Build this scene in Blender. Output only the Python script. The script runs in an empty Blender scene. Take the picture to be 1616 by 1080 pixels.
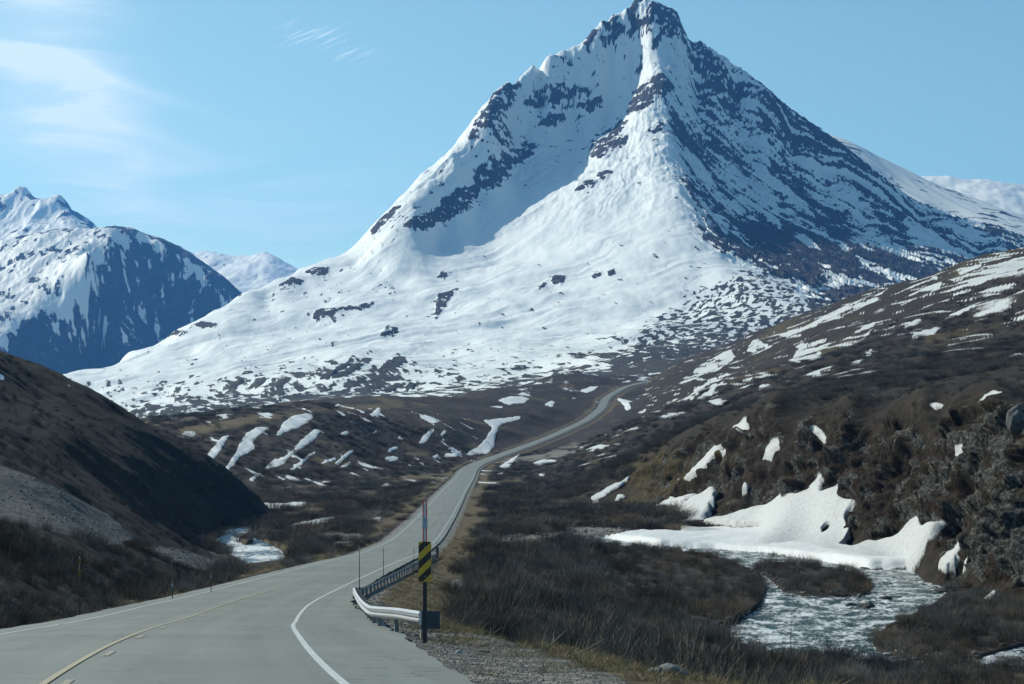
import bpy, bmesh, math, random
import numpy as np
random.seed(7)
rng = np.random.default_rng(11)
C = bpy.context.scene
COL = C.collection
R = math.radians

# ------------------------------------------------------------------ camera
F = 3142.0            # focal length in photo pixels (70 mm on 36 mm, 1616 px wide)
HY = 680.0            # photo row of the horizon
CX = 808.0
cam_d = bpy.data.cameras.new('camera')
cam = bpy.data.objects.new('camera', cam_d)
COL.objects.link(cam)
cam.location = (0, 0, 0)
cam.rotation_euler = (R(90), 0, 0)
cam_d.sensor_width = 36.0
cam_d.lens = 70.0
cam_d.shift_y = (HY - 540.0) / 1616.0
cam_d.clip_start = 0.5
cam_d.clip_end = 60000.0
C.camera = cam

# ------------------------------------------------------------------ world, sun, exposure
SUN_AZ = -52.0        # degrees, measured from the view direction, negative = left
SUN_EL = 34.0
w = bpy.data.worlds.new('World')
C.world = w
w.use_nodes = True
nt = w.node_tree
for n in list(nt.nodes):
    nt.nodes.remove(n)
def N(nt, t, **k):
    n = nt.nodes.new(t)
    for a, b in k.items():
        setattr(n, a, b)
    return n
def setin(n, **k):
    for a, b in k.items():
        n.inputs[a.replace('_', ' ')].default_value = b
sky = N(nt, 'ShaderNodeTexSky', sky_type='NISHITA', sun_disc=False)
sky.sun_elevation = R(SUN_EL)
sky.sun_rotation = R(SUN_AZ)
sky.altitude = 900
sky.air_density = 1.0
sky.dust_density = 1.3
sky.ozone_density = 1.6
bg = N(nt, 'ShaderNodeBackground')
bg.inputs['Strength'].default_value = 0.124
outw = N(nt, 'ShaderNodeOutputWorld')
tint = N(nt, 'ShaderNodeMix', data_type='RGBA', blend_type='MULTIPLY')
tint.inputs[0].default_value = 1.0
tint.inputs[7].default_value = (0.82, 1.08, 0.94, 1)
# high cirrus: direction based, stretched noise in a window of the western sky
tc = N(nt, 'ShaderNodeTexCoord')
def vmath(nt, op, a, b=None):
    n = N(nt, 'ShaderNodeVectorMath', operation=op)
    nt.links.new(a, n.inputs[0])
    if b is not None:
        if isinstance(b, tuple): n.inputs[1].default_value = b
        else: nt.links.new(b, n.inputs[1])
    return n.outputs[0]
def fm(nt, op, a, b=None, clamp=False):
    n = N(nt, 'ShaderNodeMath', operation=op, use_clamp=clamp)
    for i, v in enumerate((a, b)):
        if v is None: continue
        if isinstance(v, (int, float)): n.inputs[i].default_value = v
        else: nt.links.new(v, n.inputs[i])
    return n.outputs[0]
def mrange(nt, v, a, b, c=0.0, d=1.0, smooth=True):
    n = N(nt, 'ShaderNodeMapRange')
    if smooth: n.interpolation_type = 'SMOOTHSTEP'
    nt.links.new(v, n.inputs['Value'])
    n.inputs['From Min'].default_value = a; n.inputs['From Max'].default_value = b
    n.inputs['To Min'].default_value = c; n.inputs['To Max'].default_value = d
    return n.outputs[0]
def noise(nt, vec, scale, detail=6, rough=0.6, dist=0.0):
    n = N(nt, 'ShaderNodeTexNoise')
    n.inputs['Scale'].default_value = scale
    n.inputs['Detail'].default_value = detail
    n.inputs['Roughness'].default_value = rough
    n.inputs['Distortion'].default_value = dist
    if vec is not None: nt.links.new(vec, n.inputs['Vector'])
    return n.outputs['Fac']
sepw = N(nt, 'ShaderNodeSeparateXYZ')
nt.links.new(tc.outputs['Generated'], sepw.inputs[0])
az = fm(nt, 'ARCTAN2', sepw.outputs['X'], sepw.outputs['Y'])
elv = sepw.outputs['Z']
def gaussw(az0, el0, wa, we, tilt=0.0):
    da = fm(nt, 'SUBTRACT', az, az0)
    de = fm(nt, 'SUBTRACT', fm(nt, 'SUBTRACT', elv, el0), fm(nt, 'MULTIPLY', da, tilt))
    a = fm(nt, 'POWER', fm(nt, 'ABSOLUTE', fm(nt, 'DIVIDE', da, wa)), 2.0)
    e = fm(nt, 'POWER', fm(nt, 'ABSOLUTE', fm(nt, 'DIVIDE', de, we)), 2.0)
    return fm(nt, 'EXPONENT', fm(nt, 'MULTIPLY', fm(nt, 'ADD', a, e), -1.0))
cmb = N(nt, 'ShaderNodeCombineXYZ')
nt.links.new(fm(nt, 'MULTIPLY', az, 7.0), cmb.inputs[0])
nt.links.new(fm(nt, 'MULTIPLY', elv, 38.0), cmb.inputs[1])
nt.links.new(fm(nt, 'MULTIPLY', az, 2.0), cmb.inputs[2])
cn = mrange(nt, noise(nt, cmb.outputs[0], 1.3, 8, 0.62, 0.8), 0.34, 0.72)
soft = mrange(nt, noise(nt, cmb.outputs[0], 0.6, 4, 0.6, 0.5), 0.3, 0.7, 0.45, 1.0)
c1 = gaussw(-0.232, 0.195, 0.030, 0.050, -0.3)
c2 = gaussw(-0.212, 0.145, 0.035, 0.030, -0.6)
c3 = gaussw(-0.205, 0.172, 0.050, 0.0028, -0.30)
c4 = gaussw(-0.248, 0.178, 0.040, 0.0060, -0.25)
c5 = gaussw(-0.150, 0.100, 0.12, 0.040, -0.1)
w1 = fm(nt, 'MULTIPLY', fm(nt, 'ADD', c1, c2), fm(nt, 'ADD', fm(nt, 'MULTIPLY', cn, 0.70), 0.25))
w2 = fm(nt, 'MULTIPLY', fm(nt, 'ADD', c3, c4), fm(nt, 'MULTIPLY', soft, 0.36))
w3 = fm(nt, 'MULTIPLY', c5, fm(nt, 'MULTIPLY', cn, 0.34))
# small hooked wisps higher up
cmb2 = N(nt, 'ShaderNodeCombineXYZ')
rot1 = fm(nt, 'ADD', elv, fm(nt, 'MULTIPLY', az, -0.42))
nt.links.new(fm(nt, 'MULTIPLY', az, 40.0), cmb2.inputs[0])
nt.links.new(fm(nt, 'MULTIPLY', rot1, 420.0), cmb2.inputs[1])
cn2 = mrange(nt, noise(nt, cmb2.outputs[0], 1.0, 4, 0.5, 0.6), 0.53, 0.75)
c6 = gaussw(-0.088, 0.190, 0.016, 0.0065, -0.35)
c7 = gaussw(-0.108, 0.195, 0.010, 0.004, 0.3)
w4 = fm(nt, 'MULTIPLY', fm(nt, 'ADD', c6, c7), fm(nt, 'MULTIPLY', cn2, 0.8))
cl = fm(nt, 'MINIMUM', fm(nt, 'ADD', fm(nt, 'ADD', w1, w2), fm(nt, 'ADD', w3, w4)), 0.72)
mixc = N(nt, 'ShaderNodeMix', data_type='RGBA')
nt.links.new(sky.outputs[0], tint.inputs[6])
nt.links.new(tint.outputs[2], mixc.inputs[6])
nt.links.new(cl, mixc.inputs[0])
mixc.inputs[7].default_value = (8.2, 9.3, 9.8, 1)
nt.links.new(mixc.outputs[2], bg.inputs['Color'])
nt.links.new(bg.outputs[0], outw.inputs['Surface'])

sd = bpy.data.lights.new('sun', 'SUN')
sd.energy = 4.8
sd.angle = R(0.53)
sd.color = (1.0, 0.965, 0.86)
sun = bpy.data.objects.new('sun', sd)
COL.objects.link(sun)
sun.rotation_euler = (R(90 - SUN_EL), 0, R(-SUN_AZ + 180))
C.view_settings.view_transform = 'Standard'
C.view_settings.look = 'None'
C.view_settings.exposure = 0.0
C.view_settings.gamma = 1.0
C.view_settings.use_curve_mapping = False
C.cycles.volume_bounces = 1
C.cycles.max_bounces = 6
C.cycles.diffuse_bounces = 3

# ------------------------------------------------------------------ numpy helpers
def _hash(ix, iy, seed):
    h = (ix * 374761393 + iy * 668265263 + seed * 144665) & 0xffffffff
    h = ((h ^ (h >> 13)) * 1274126177) & 0xffffffff
    return (h ^ (h >> 16)) & 0xffff
_ang = np.arange(65536) * (2 * np.pi / 65536)
_GX, _GY = np.cos(_ang).astype(np.float32), np.sin(_ang).astype(np.float32)
def perlin(x, y, seed=0):
    x = np.asarray(x, dtype=np.float64); y = np.asarray(y, dtype=np.float64)
    x0 = np.floor(x); y0 = np.floor(y)
    fx = (x - x0).astype(np.float32); fy = (y - y0).astype(np.float32)
    ix = x0.astype(np.int64); iy = y0.astype(np.int64)
    u = fx * fx * fx * (fx * (fx * 6 - 15) + 10); v = fy * fy * fy * (fy * (fy * 6 - 15) + 10)
    def g(dx, dy):
        h = _hash(ix + dx, iy + dy, seed)
        return _GX[h] * (fx - dx) + _GY[h] * (fy - dy)
    a = g(0, 0); b = g(1, 0); c = g(0, 1); d = g(1, 1)
    return ((a + u * (b - a)) * (1 - v) + (c + u * (d - c)) * v) * 1.5
def fbm(x, y, oct=5, seed=0, gain=0.5, lac=2.03):
    s = 0; a = 1.0
    for i in range(oct):
        s = s + a * perlin(x, y, seed + i * 17)
        x = x * lac + 3.1; y = y * lac + 1.7; a *= gain
    return s
def ridged(x, y, oct=5, seed=0, gain=0.5, lac=2.03):
    s = 0; a = 1.0; t = 0
    for i in range(oct):
        s = s + a * (1 - np.abs(perlin(x, y, seed + i * 17)) * 1.6); t += a
        x = x * lac + 3.1; y = y * lac + 1.7; a *= gain
    return s / t
def sstep(a, b, x):
    t = np.clip((x - a) / (b - a), 0, 1)
    return t * t * (3 - 2 * t)
def blur(A, r):
    if r < 1: return A
    k = np.exp(-0.5 * (np.arange(-2 * r, 2 * r + 1) / r) ** 2); k /= k.sum()
    P = np.pad(A, ((2 * r, 2 * r), (0, 0)), mode='edge')
    B = sum(k[i] * P[i:i + A.shape[0]] for i in range(len(k)))
    P = np.pad(B, ((0, 0), (2 * r, 2 * r)), mode='edge')
    return sum(k[i] * P[:, i:i + A.shape[1]] for i in range(len(k)))

def rbf_fit(pts, c=0.04):
    """pts: (n,3) of (u, v, z)"""
    P = np.array(pts, dtype=float)
    d = np.hypot(P[:, None, 0] - P[None, :, 0], P[:, None, 1] - P[None, :, 1])
    A = np.sqrt(d * d + c * c)
    n = len(P)
    M = np.zeros((n + 3, n + 3)); M[:n, :n] = A - np.eye(n) * 1e-4
    M[:n, n] = 1; M[:n, n + 1] = P[:, 0]; M[:n, n + 2] = P[:, 1]; M[n:, :n] = M[:n, n:].T
    W = np.linalg.lstsq(M, np.r_[P[:, 2], 0, 0, 0], rcond=None)[0]
    return P, W, c
def rbf_eval(fit, U, V):
    P, W, c = fit
    out = (W[-3] + W[-2] * U + W[-1] * V).astype(np.float32)
    U = U.astype(np.float32); V = V.astype(np.float32)
    for i in range(len(P)):
        out += np.float32(W[i]) * np.sqrt((U - np.float32(P[i, 0])) ** 2 + (V - np.float32(P[i, 1])) ** 2 + np.float32(c * c))
    return out

def zz(py, d): return -(py - HY) / F * d
def xx(px, d): return (px - CX) / F * d

class Layer:
    """height field on a fan of rays and rings: columns = bearing, rows = distance"""
    def __init__(s, name, cols, rows):
        s.name = name
        s.u = np.array(cols, float); s.d = np.array(rows, float)
        s.PX, s.D = np.meshgrid(s.u, s.d)
        s.X = xx(s.PX, s.D)
        s.masks = {}
    def fit(s, ctrl, c=0.04, dscale=0.6, ref=None):
        pts = []
        for q in ctrl:
            px, py, d = q[:3]
            z = zz(py, d) if len(q) == 3 else q[3]
            pts.append((px / 1000.0, math.log(d) * dscale, z))
        # the value is interpolated as elevation angle times distance
        sc = [(a, b, z) for a, b, z in pts]
        f = rbf_fit(sc, c)
        s.Z = rbf_eval(f, s.PX / 1000.0, np.log(s.D) * dscale)
    def sample(s, x, d, A=None):
        A = s.Z if A is None else A
        x = np.asarray(x, float); d = np.asarray(d, float)
        px = CX + F * x / d
        ci = np.clip(np.interp(px, s.u, np.arange(len(s.u))), 0, len(s.u) - 1.001)
        ri = np.clip(np.interp(d, s.d, np.arange(len(s.d))), 0, len(s.d) - 1.001)
        c0 = ci.astype(int); r0 = ri.astype(int); fc = ci - c0; fr = ri - r0
        z = (A[r0, c0] * (1 - fc) + A[r0, c0 + 1] * fc) * (1 - fr) + (A[r0 + 1, c0] * (1 - fc) + A[r0 + 1, c0 + 1] * fc) * fr
        out = (px < s.u[0]) | (px > s.u[-1]) | (d < s.d[0]) | (d > s.d[-1])
        return np.where(out, -1e4, z)
    def hit(s, pts):
        """world (x, d) where the sight line of each photo pixel meets this layer"""
        res = []
        for px, py in pts:
            ci = float(np.clip(np.interp(px, s.u, np.arange(len(s.u))), 0, len(s.u) - 1.001))
            c0 = int(ci); f = ci - c0
            prof = s.Z[:, c0] * (1 - f) + s.Z[:, c0 + 1] * f
            g = prof - zz(py, s.d)
            k = np.argmax(g > 0)
            if g[k] <= 0: 
                k = int(np.argmax(g / s.d))          # above the crest: take the crest itself
                res.append((xx(px, s.d[k]), s.d[k])); continue
            if k > 0:
                t = g[k] / (g[k] - g[k - 1]); d = s.d[k] * (1 - t) + s.d[k - 1] * t
            else: d = s.d[0]
            res.append((xx(px, d), d))
        return res
    def inside(s, poly):
        """boolean grid: plan position inside a plan polygon"""
        P = np.array(poly); M = np.zeros(s.D.shape, bool)
        r = np.where((s.d >= P[:, 1].min() - 1) & (s.d <= P[:, 1].max() + 1))[0]
        pxs = CX + F * P[:, 0] / P[:, 1]
        c = np.where((s.u >= pxs.min() - 40) & (s.u <= pxs.max() + 40))[0]
        if len(r) == 0 or len(c) == 0: return M
        r = slice(r[0], r[-1] + 1); c = slice(c[0], c[-1] + 1)
        x = s.X[r, c]; y = s.D[r, c]; m = np.zeros(x.shape, bool)
        n = len(P)
        for i in range(n):
            x1, y1 = P[i]; x2, y2 = P[(i + 1) % n]
            if y1 == y2: continue
            cond = ((y1 > y) != (y2 > y)) & (x < (x2 - x1) * (y - y1) / (y2 - y1) + x1)
            m ^= cond
        M[r, c] = m
        return M
    def paint(s, polys, soft=1, dens=True, jag=0.0):
        M = np.zeros(s.D.shape, bool)
        for p in polys:
            if dens: p = densify(p, 3 if jag else 6)
            if jag:
                q_ = np.array(p); sz = min(np.ptp(q_[:, 0]), 6 * np.ptp(q_[:, 1])); am_ = min(jag, sz * 0.12)
                q_[:, 0] += am_ * 2.2 * fbm(q_[:, 0] / 7, q_[:, 1] / 7, 3, 401); q_[:, 1] += am_ * 0.9 * fbm(q_[:, 0] / 7, q_[:, 1] / 7, 3, 402); p = [tuple(v) for v in q_]
            M |= s.inside(s.hit(p))
        return blur(M.astype(np.float32), soft)

def densify(p, step=6):
    out = []
    n = len(p)
    for i in range(n):
        a = p[i]; b = p[(i + 1) % n]
        k = max(1, int(math.hypot(b[0] - a[0], b[1] - a[1]) / step))
        for j in range(k):
            t = j / k
            out.append((a[0] + (b[0] - a[0]) * t, a[1] + (b[1] - a[1]) * t))
    return out

def cols(a, b, step, wide=None):
    c = list(np.arange(a, b + step, step))
    if wide:
        lo, hi = wide
        k = a; st = step; L = []
        while k > lo: st = min(st * 1.25, 90); k -= st; L.append(k)
        c = L[::-1] + c
        k = c[-1]; st = step
        while k < hi: st = min(st * 1.25, 90); k += st; c.append(k)
    return c
def logrows(a, b, n): return list(np.exp(np.linspace(math.log(a), math.log(b), n)))

# ------------------------------------------------------------------ road line (plan), right white line as key
rk = np.array([  # distance, x of the right white line, z
 (-60, 7.5, 2.4), (-20, 3.6, -0.1), (0, 1.75, -1.36), (12, -0.1, -2.2), (24, -2.05, -3.07), (35, -3.6, -3.85), (45, -4.85, -4.6),
 (55, -6.1, -5.4), (66, -7.16, -6.3), (85, -8.85, -7.5), (105, -9.95, -8.75), (130, -10.55, -9.95), (160, -10.95, -11.3),
 (200, -11.3, -13.1), (245, -11.6, -15.2), (323, -12.1, -17.7), (450, -13.0, -18.3), (611, -14.4, -18.5), (800, -15.6, -18.9),
 (940, -17.0, -18.3), (1000, -13.5, -16.4), (1130, 12.0, -8.6), (1220, 28, -3.4), (1380, 55, 7.0), (1500, 71.5, 17.0), (1620, 80, 26.6),
 (1760, 103, 38.5), (1900, 140, 48.3), (2050, 190, 55)])
RD = np.concatenate([np.arange(-60, 400, 1.0), np.arange(400, 2050, 4.0)])
def smooth_interp(xs, ys):
    v = np.interp(RD, xs, ys)
    o = v.copy()
    sg = np.where(RD < 60, 5.0, np.where(RD < 300, 9.0, 22.0))
    for i in range(len(RD)):
        m = np.abs(RD - RD[i]) < 2.5 * sg[i]
        wgt = np.exp(-0.5 * ((RD[m] - RD[i]) / sg[i]) ** 2) * np.gradient(RD)[m] if False else np.exp(-0.5 * ((RD[m] - RD[i]) / sg[i]) ** 2)
        # keep symmetric window at the ends
        if RD[i] - RD[0] < 10 or RD[-1] - RD[i] < 60: continue
        o[i] = (wgt * v[m]).sum() / wgt.sum()
    return o
RX = smooth_interp(rk[:, 0], rk[:, 1]); RZ = smooth_interp(rk[:, 0], rk[:, 2])
RTX = np.gradient(RX, RD); RL = np.sqrt(1 + RTX ** 2)      # plan heading
SHR = np.interp(RD, [-60, 0, 24, 45, 66, 85, 105, 130, 250, 400, 900, 1200], [1.2, 1.3, 1.6, 2.4, 2.8, 2.0, 1.5, 1.3, 1.0, 0.9, 0.6, -0.3])
SHL = np.interp(RD, [-60, 30, 100, 400, 900, 1200], [1.0, 1.0, 1.2, 1.0, 0.6, -0.6])
def road_pt(i, off):
    """off metres to the right of the right white line at sample i"""
    return RX[i] + off / RL[i], RD[i] - off * RTX[i] / RL[i], RZ[i]
def road_lat(x, d):
    """signed offset right of the white line, and road z there"""
    xc = np.interp(d, RD, RX); t = np.interp(d, RD, RTX)
    dd = np.clip(d - (x - xc) * t / (1 + t * t) * -1.0, RD[0], RD[-1])
    dd = d + (x - xc) * t / (1 + t * t)
    xc = np.interp(dd, RD, RX); l = np.sqrt(1 + np.interp(dd, RD, RTX) ** 2)
    return (x - xc) * l, np.interp(dd, RD, RZ), dd

# ------------------------------------------------------------------ terrain layers
WZR, WZL = -18.0, -20.0
L = {}
# ---- valley floor and the dark terrace below the snow
V = Layer('valley_floor', cols(-30, 1650, 1.7, (-6000, 7600)), logrows(3.0, 90, 300)[:-1] + logrows(90, 700, 520)[:-1] + logrows(700, 2600, 330))
ctrl = []
for i, dd in enumerate([4, 8, 14, 22, 32, 45, 60, 80, 105, 130, 170, 220, 280, 340, 420, 520, 640, 780, 900, 1000, 1130, 1220, 1380, 1500, 1620, 1760, 1900]):
    xr = np.interp(dd, RD, RX); z = np.interp(dd, RD, RZ)
    off = -3.5 + (0 if dd < 900 else 0)
    ctrl.append((CX + F * (xr + off) / dd, 0, dd, z))
    if dd < 40:
        ctrl.append((CX + F * (xr + 9) / dd, 0, dd, z - 0.5))
        ctrl.append((CX + F * (xr - 16) / dd, 0, dd, z - 0.3))
ctrl += [(1000, 0, 40, -5.0), (1060, 1078, 36), (900, 1035, 43), (760, 1008, 49), (1300, 0, 45, -7.0), (1616, 0, 50, -9.0), (2600, 0, 30, -6), (-1500, 0, 30, -2),
 (1100, 0, 75, -10.0), (1300, 0, 80, -12.0), (1300, 0, 105, -14.4), (1200, 0, 130, -16.4), (1350, 0, 140, -17.2), (1500, 0, 140, -17.3), (1616, 0, 80, -12.6), (1616, 0, 112, -15.4), (1900, 0, 110, -15.6), (760, 965, 118, -11.8), (720, 0, 90, -9.6), (860, 0, 110, -12.0), (950, 0, 95, -11.6), (1050, 0, 120, -14.6), (1100, 0, 145, -16.6),
 (1200, 0, 150, -17.3), (1200, 940, 205, -17.4), (1100, 930, 210, -16.9), (1000, 925, 215, -16.6), (900, 905, 240, -16.8), (800, 875, 290, -17.3), (760, 0, 170, -14.2), (740, 0, 230, -16.6),
 (900, 845, 330, -17.4), (1000, 870, 290, -17.5), (1050, 845, 345, -17.4), (1150, 855, 320, -17.3), (1300, 880, 280, -17.4), (1400, 0, 150, -18), (1616, 0, 170, -18), (1900, 0, 200, -17),
 (780, 790, 500, -18.2), (880, 800, 480, -17.8), (980, 800, 460, -17.0), (780, 758, 750, -18.6), (900, 755, 700, -17.2), (1000, 765, 620, -16.2),
 (830, 735, 980, -17.0), (900, 725, 950, -13.5), (1000, 718, 900, -10.6), (950, 703, 1050, -7.0), (1030, 690, 1050, -3.2), (1000, 668, 1250), (930, 690, 1180), (1000, 650, 1420), (1050, 622, 1620), (1100, 600, 1800), (1020, 590, 2100),
 (1080, 572, 2250), (1200, 560, 2300), (1700, 550, 2300), (2600, 560, 2200), (980, 605, 1900), (900, 592, 2000), (830, 610, 1750), (760, 622, 1500), (700, 630, 1380), (640, 632, 1300), (520, 638, 1130), (400, 650, 1000), (330, 660, 950), (265, 672, 900), (180, 690, 880), (0, 720, 850), (-800, 700, 1000),
 (880, 640, 1520), (860, 660, 1360), (800, 670, 1260), (800, 690, 1170), (740, 665, 1200), (700, 690, 1080), (740, 712, 1060), (690, 722, 1000), (640, 690, 1050), (600, 720, 930), (560, 690, 960), (500, 690, 900), (500, 730, 790), (440, 700, 830), (420, 740, 740), (380, 690, 830), (340, 710, 760), (350, 745, 690), (430, 775, 640), (520, 768, 690), (620, 752, 800), (700, 740, 950),
 (600, 790, 560, -19.0), (500, 800, 510, -19.4), (640, 820, 430, -18.3), (540, 840, 385, -19.2), (470, 830, 410, -19.3), (400, 860, 345, -19.6), (480, 870, 320, -19.0), (560, 870, 300, -17.6),
 (330, 900, 260, -17.5), (440, 905, 232, -16.0), (520, 890, 255, -16.4), (200, 0, 300, -20), (0, 0, 400, -20), (-600, 0, 400, -20), (300, 935, 125, -10.6), (420, 920, 180, -13.6), (200, 950, 95, -8.2), (60, 965, 72, -6.6), (-300, 0, 60, -4.6),
 # beyond: the floor passes under the mountain foot
 (0, 0, 2500, -10), (400, 0, 2550, -10), (800, 0, 2550, 10), (1100, 0, 2580, 30), (-3000, 0, 2000, -20), (5000, 0, 2000, 20), (5000, 0, 300, -5), (-4000, 0, 300, -8)]
V.fit(ctrl, c=0.02)
V.Z = V.Z + 0.9 * fbm(V.X / 45, V.D / 60, 4, 3) * sstep(60, 250, V.D) + 5.0 * fbm(V.X / 120, V.D / 160, 4, 5) * sstep(650, 1300, V.D) + 0.10 * fbm(V.X / 3, V.D / 3, 3, 9)
# gullies on the terrace face
gm = sstep(620, 760, V.D) * (1 - sstep(1150, 1350, V.D)) * (1 - sstep(760, 820, V.PX))
V.Z += gm * 3.0 * (ridged((V.X + V.D * 0.35) / 34, V.D / 260, 4, 31) - 0.6)
# road bed
lat, rz, rdd = road_lat(V.X, V.D)
e_r = lat - np.interp(rdd, RD, SHR); e_l = -(lat + 7.0) - np.interp(rdd, RD, SHL)
e = np.maximum(e_r, e_l)
wdt = np.interp(V.D, [0, 60, 300, 900, 1300, 2000], [5, 7, 14, 16, 26, 40])
near = np.interp(V.D, [0, 900, 1000], [0.35, 0.35, 0.5])
bank = rz - np.interp(V.D, [0, 300, 900], [0.17, 0.14, 0.06]) - 0.12 * np.clip(e, 0, 2)
t = sstep(0.6, 1.0, e / wdt * 1.0 + 0.35)
V.Z = np.where(e < wdt, bank * (1 - sstep(0.0, 1.0, (e - 0.8) / wdt)) + V.Z * sstep(0.0, 1.0, (e - 0.8) / wdt), V.Z)
L['V'] = V
def plane_poly(pts, z):
    out = []
    for px, py in densify(pts, 8):
        d = z * F / -(py - HY); out.append((xx(px, d), d))
    return out
RIVER = plane_poly([(905, 852), (960, 850), (1040, 864), (1130, 866), (1200, 873), (1300, 886), (1370, 898), (1450, 900), (1500, 918), (1503, 935), (1480, 952), (1440, 970), (1400, 990), (1372, 1010), (1385, 1030), (1440, 1042), (1520, 1046), (1580, 1030), (1650, 1010), (1800, 1010), (1800, 1075), (1616, 1062), (1400, 1050), (1250, 1045), (1180, 1032), (1112, 1010), (1150, 990), (1200, 960), (1212, 930), (1195, 905), (1150, 888), (1080, 878), (1000, 872), (905, 862)], WZR)
ISLAND = plane_poly([(1185, 893), (1230, 888), (1290, 893), (1340, 905), (1378, 925), (1372, 940), (1330, 943), (1270, 942), (1235, 935), (1215, 915)], WZR)
RIVL = plane_poly([(322, 862), (348, 848), (352, 838), (402, 829), (395, 840), (374, 852), (386, 862), (415, 853), (446, 870), (450, 880), (470, 895), (440, 905), (400, 900), (372, 886), (350, 874)], WZL)
RIVL2 = plane_poly([(400, 803), (405, 796), (440, 797), (484, 794), (480, 799), (440, 803)], WZL)
rin = V.inside(RIVER) & ~V.inside(ISLAND)
lin = V.inside(RIVL)
b1 = blur(rin.astype(np.float32), 4); b2 = blur(lin.astype(np.float32), 3)
nearR = blur(V.inside(RIVER).astype(np.float32), 14) > 0.02
V.Z = np.where(nearR, np.clip(V.Z, -17.78, -17.0), V.Z)
V.Z = V.Z * (1 - sstep(.35, .65, b1)) + (WZR - 0.7) * sstep(.35, .65, b1)
nearL = blur(lin.astype(np.float32), 8) > 0.02
V.Z = np.where(nearL, np.clip(V.Z, -19.6, -19.2), V.Z)
V.Z = V.Z * (1 - sstep(.35, .65, b2)) + (WZL - 0.7) * sstep(.35, .65, b2)

# ---- left hill
H = Layer('left_hill', cols(-30, 520, 1.7, (-1600, 700)), logrows(60, 620, 520))
ctrl = [(-500, 330, 430), (-200, 430, 425), (0, 556, 420), (60, 575, 425), (110, 601, 430), (155, 625, 432), (200, 652, 440), (240, 672, 445), (280, 693, 450), (320, 718, 455), (350, 740, 460), (380, 764, 465), (410, 787, 470), (430, 803, 480, -19.5),
 (-500, 400, 380), (0, 650, 300), (100, 685, 305), (200, 725, 345), (260, 755, 372), (300, 783, 388), (350, 795, 420), (385, 803, 445), (60, 620, 380), (150, 660, 385), (250, 712, 410),
 (300, 830, 350), (330, 868, 332), (360, 885, 300), (250, 850, 262), (300, 880, 262), (-500, 600, 220), (0, 740, 195), (60, 765, 200), (120, 800, 212), (180, 845, 215), (200, 765, 318), (120, 740, 278), (-600, 700, 120), (0, 800, 145), (0, 850, 112), (60, 870, 118), (120, 900, 122), (180, 915, 130), (250, 900, 165), (320, 912, 185), (380, 910, 215), (440, 905, 235),
 (0, 925, 82), (60, 940, 86), (150, 945, 98), (-600, 850, 70), (420, 870, 330, -20.5), (450, 840, 400, -21.5), (500, 860, 330, -22), (520, 800, 500, -23), (600, 0, 300, -24), (500, 0, 230, -20), (400, 0, 150, -16), (300, 0, 110, -13), (200, 0, 78, -9.5), (0, 0, 62, -8.5), (-1000, 0, 62, -2),
 (0, 0, 560, 2), (100, 0, 560, -6), (200, 0, 560, -14), (300, 0, 560, -22), (400, 0, 560, -28), (-600, 0, 560, 60), (500, 0, 600, -30), (650, 0, 450, -28)]
H.fit(ctrl, c=0.025)
hw = blur(H.inside(RIVL).astype(np.float32), 4)
H.Z = H.Z * (1 - sstep(0.02, 0.4, hw)) + (WZL - 2.0) * sstep(0.02, 0.4, hw)
H.Z = H.Z + sstep(80, 200, H.D)*(1 - sstep(0.02, 0.4, hw)) * (0.8 * fbm(H.X / 14, H.D / 22, 4, 41) + 0.4 * (ridged((H.X * 0.35 + H.D) / 26, H.X / 60, 4, 47) - 0.6) * sstep(150, 260, H.D) * (1 - sstep(390, 440, H.PX)))
L['H'] = H

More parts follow.
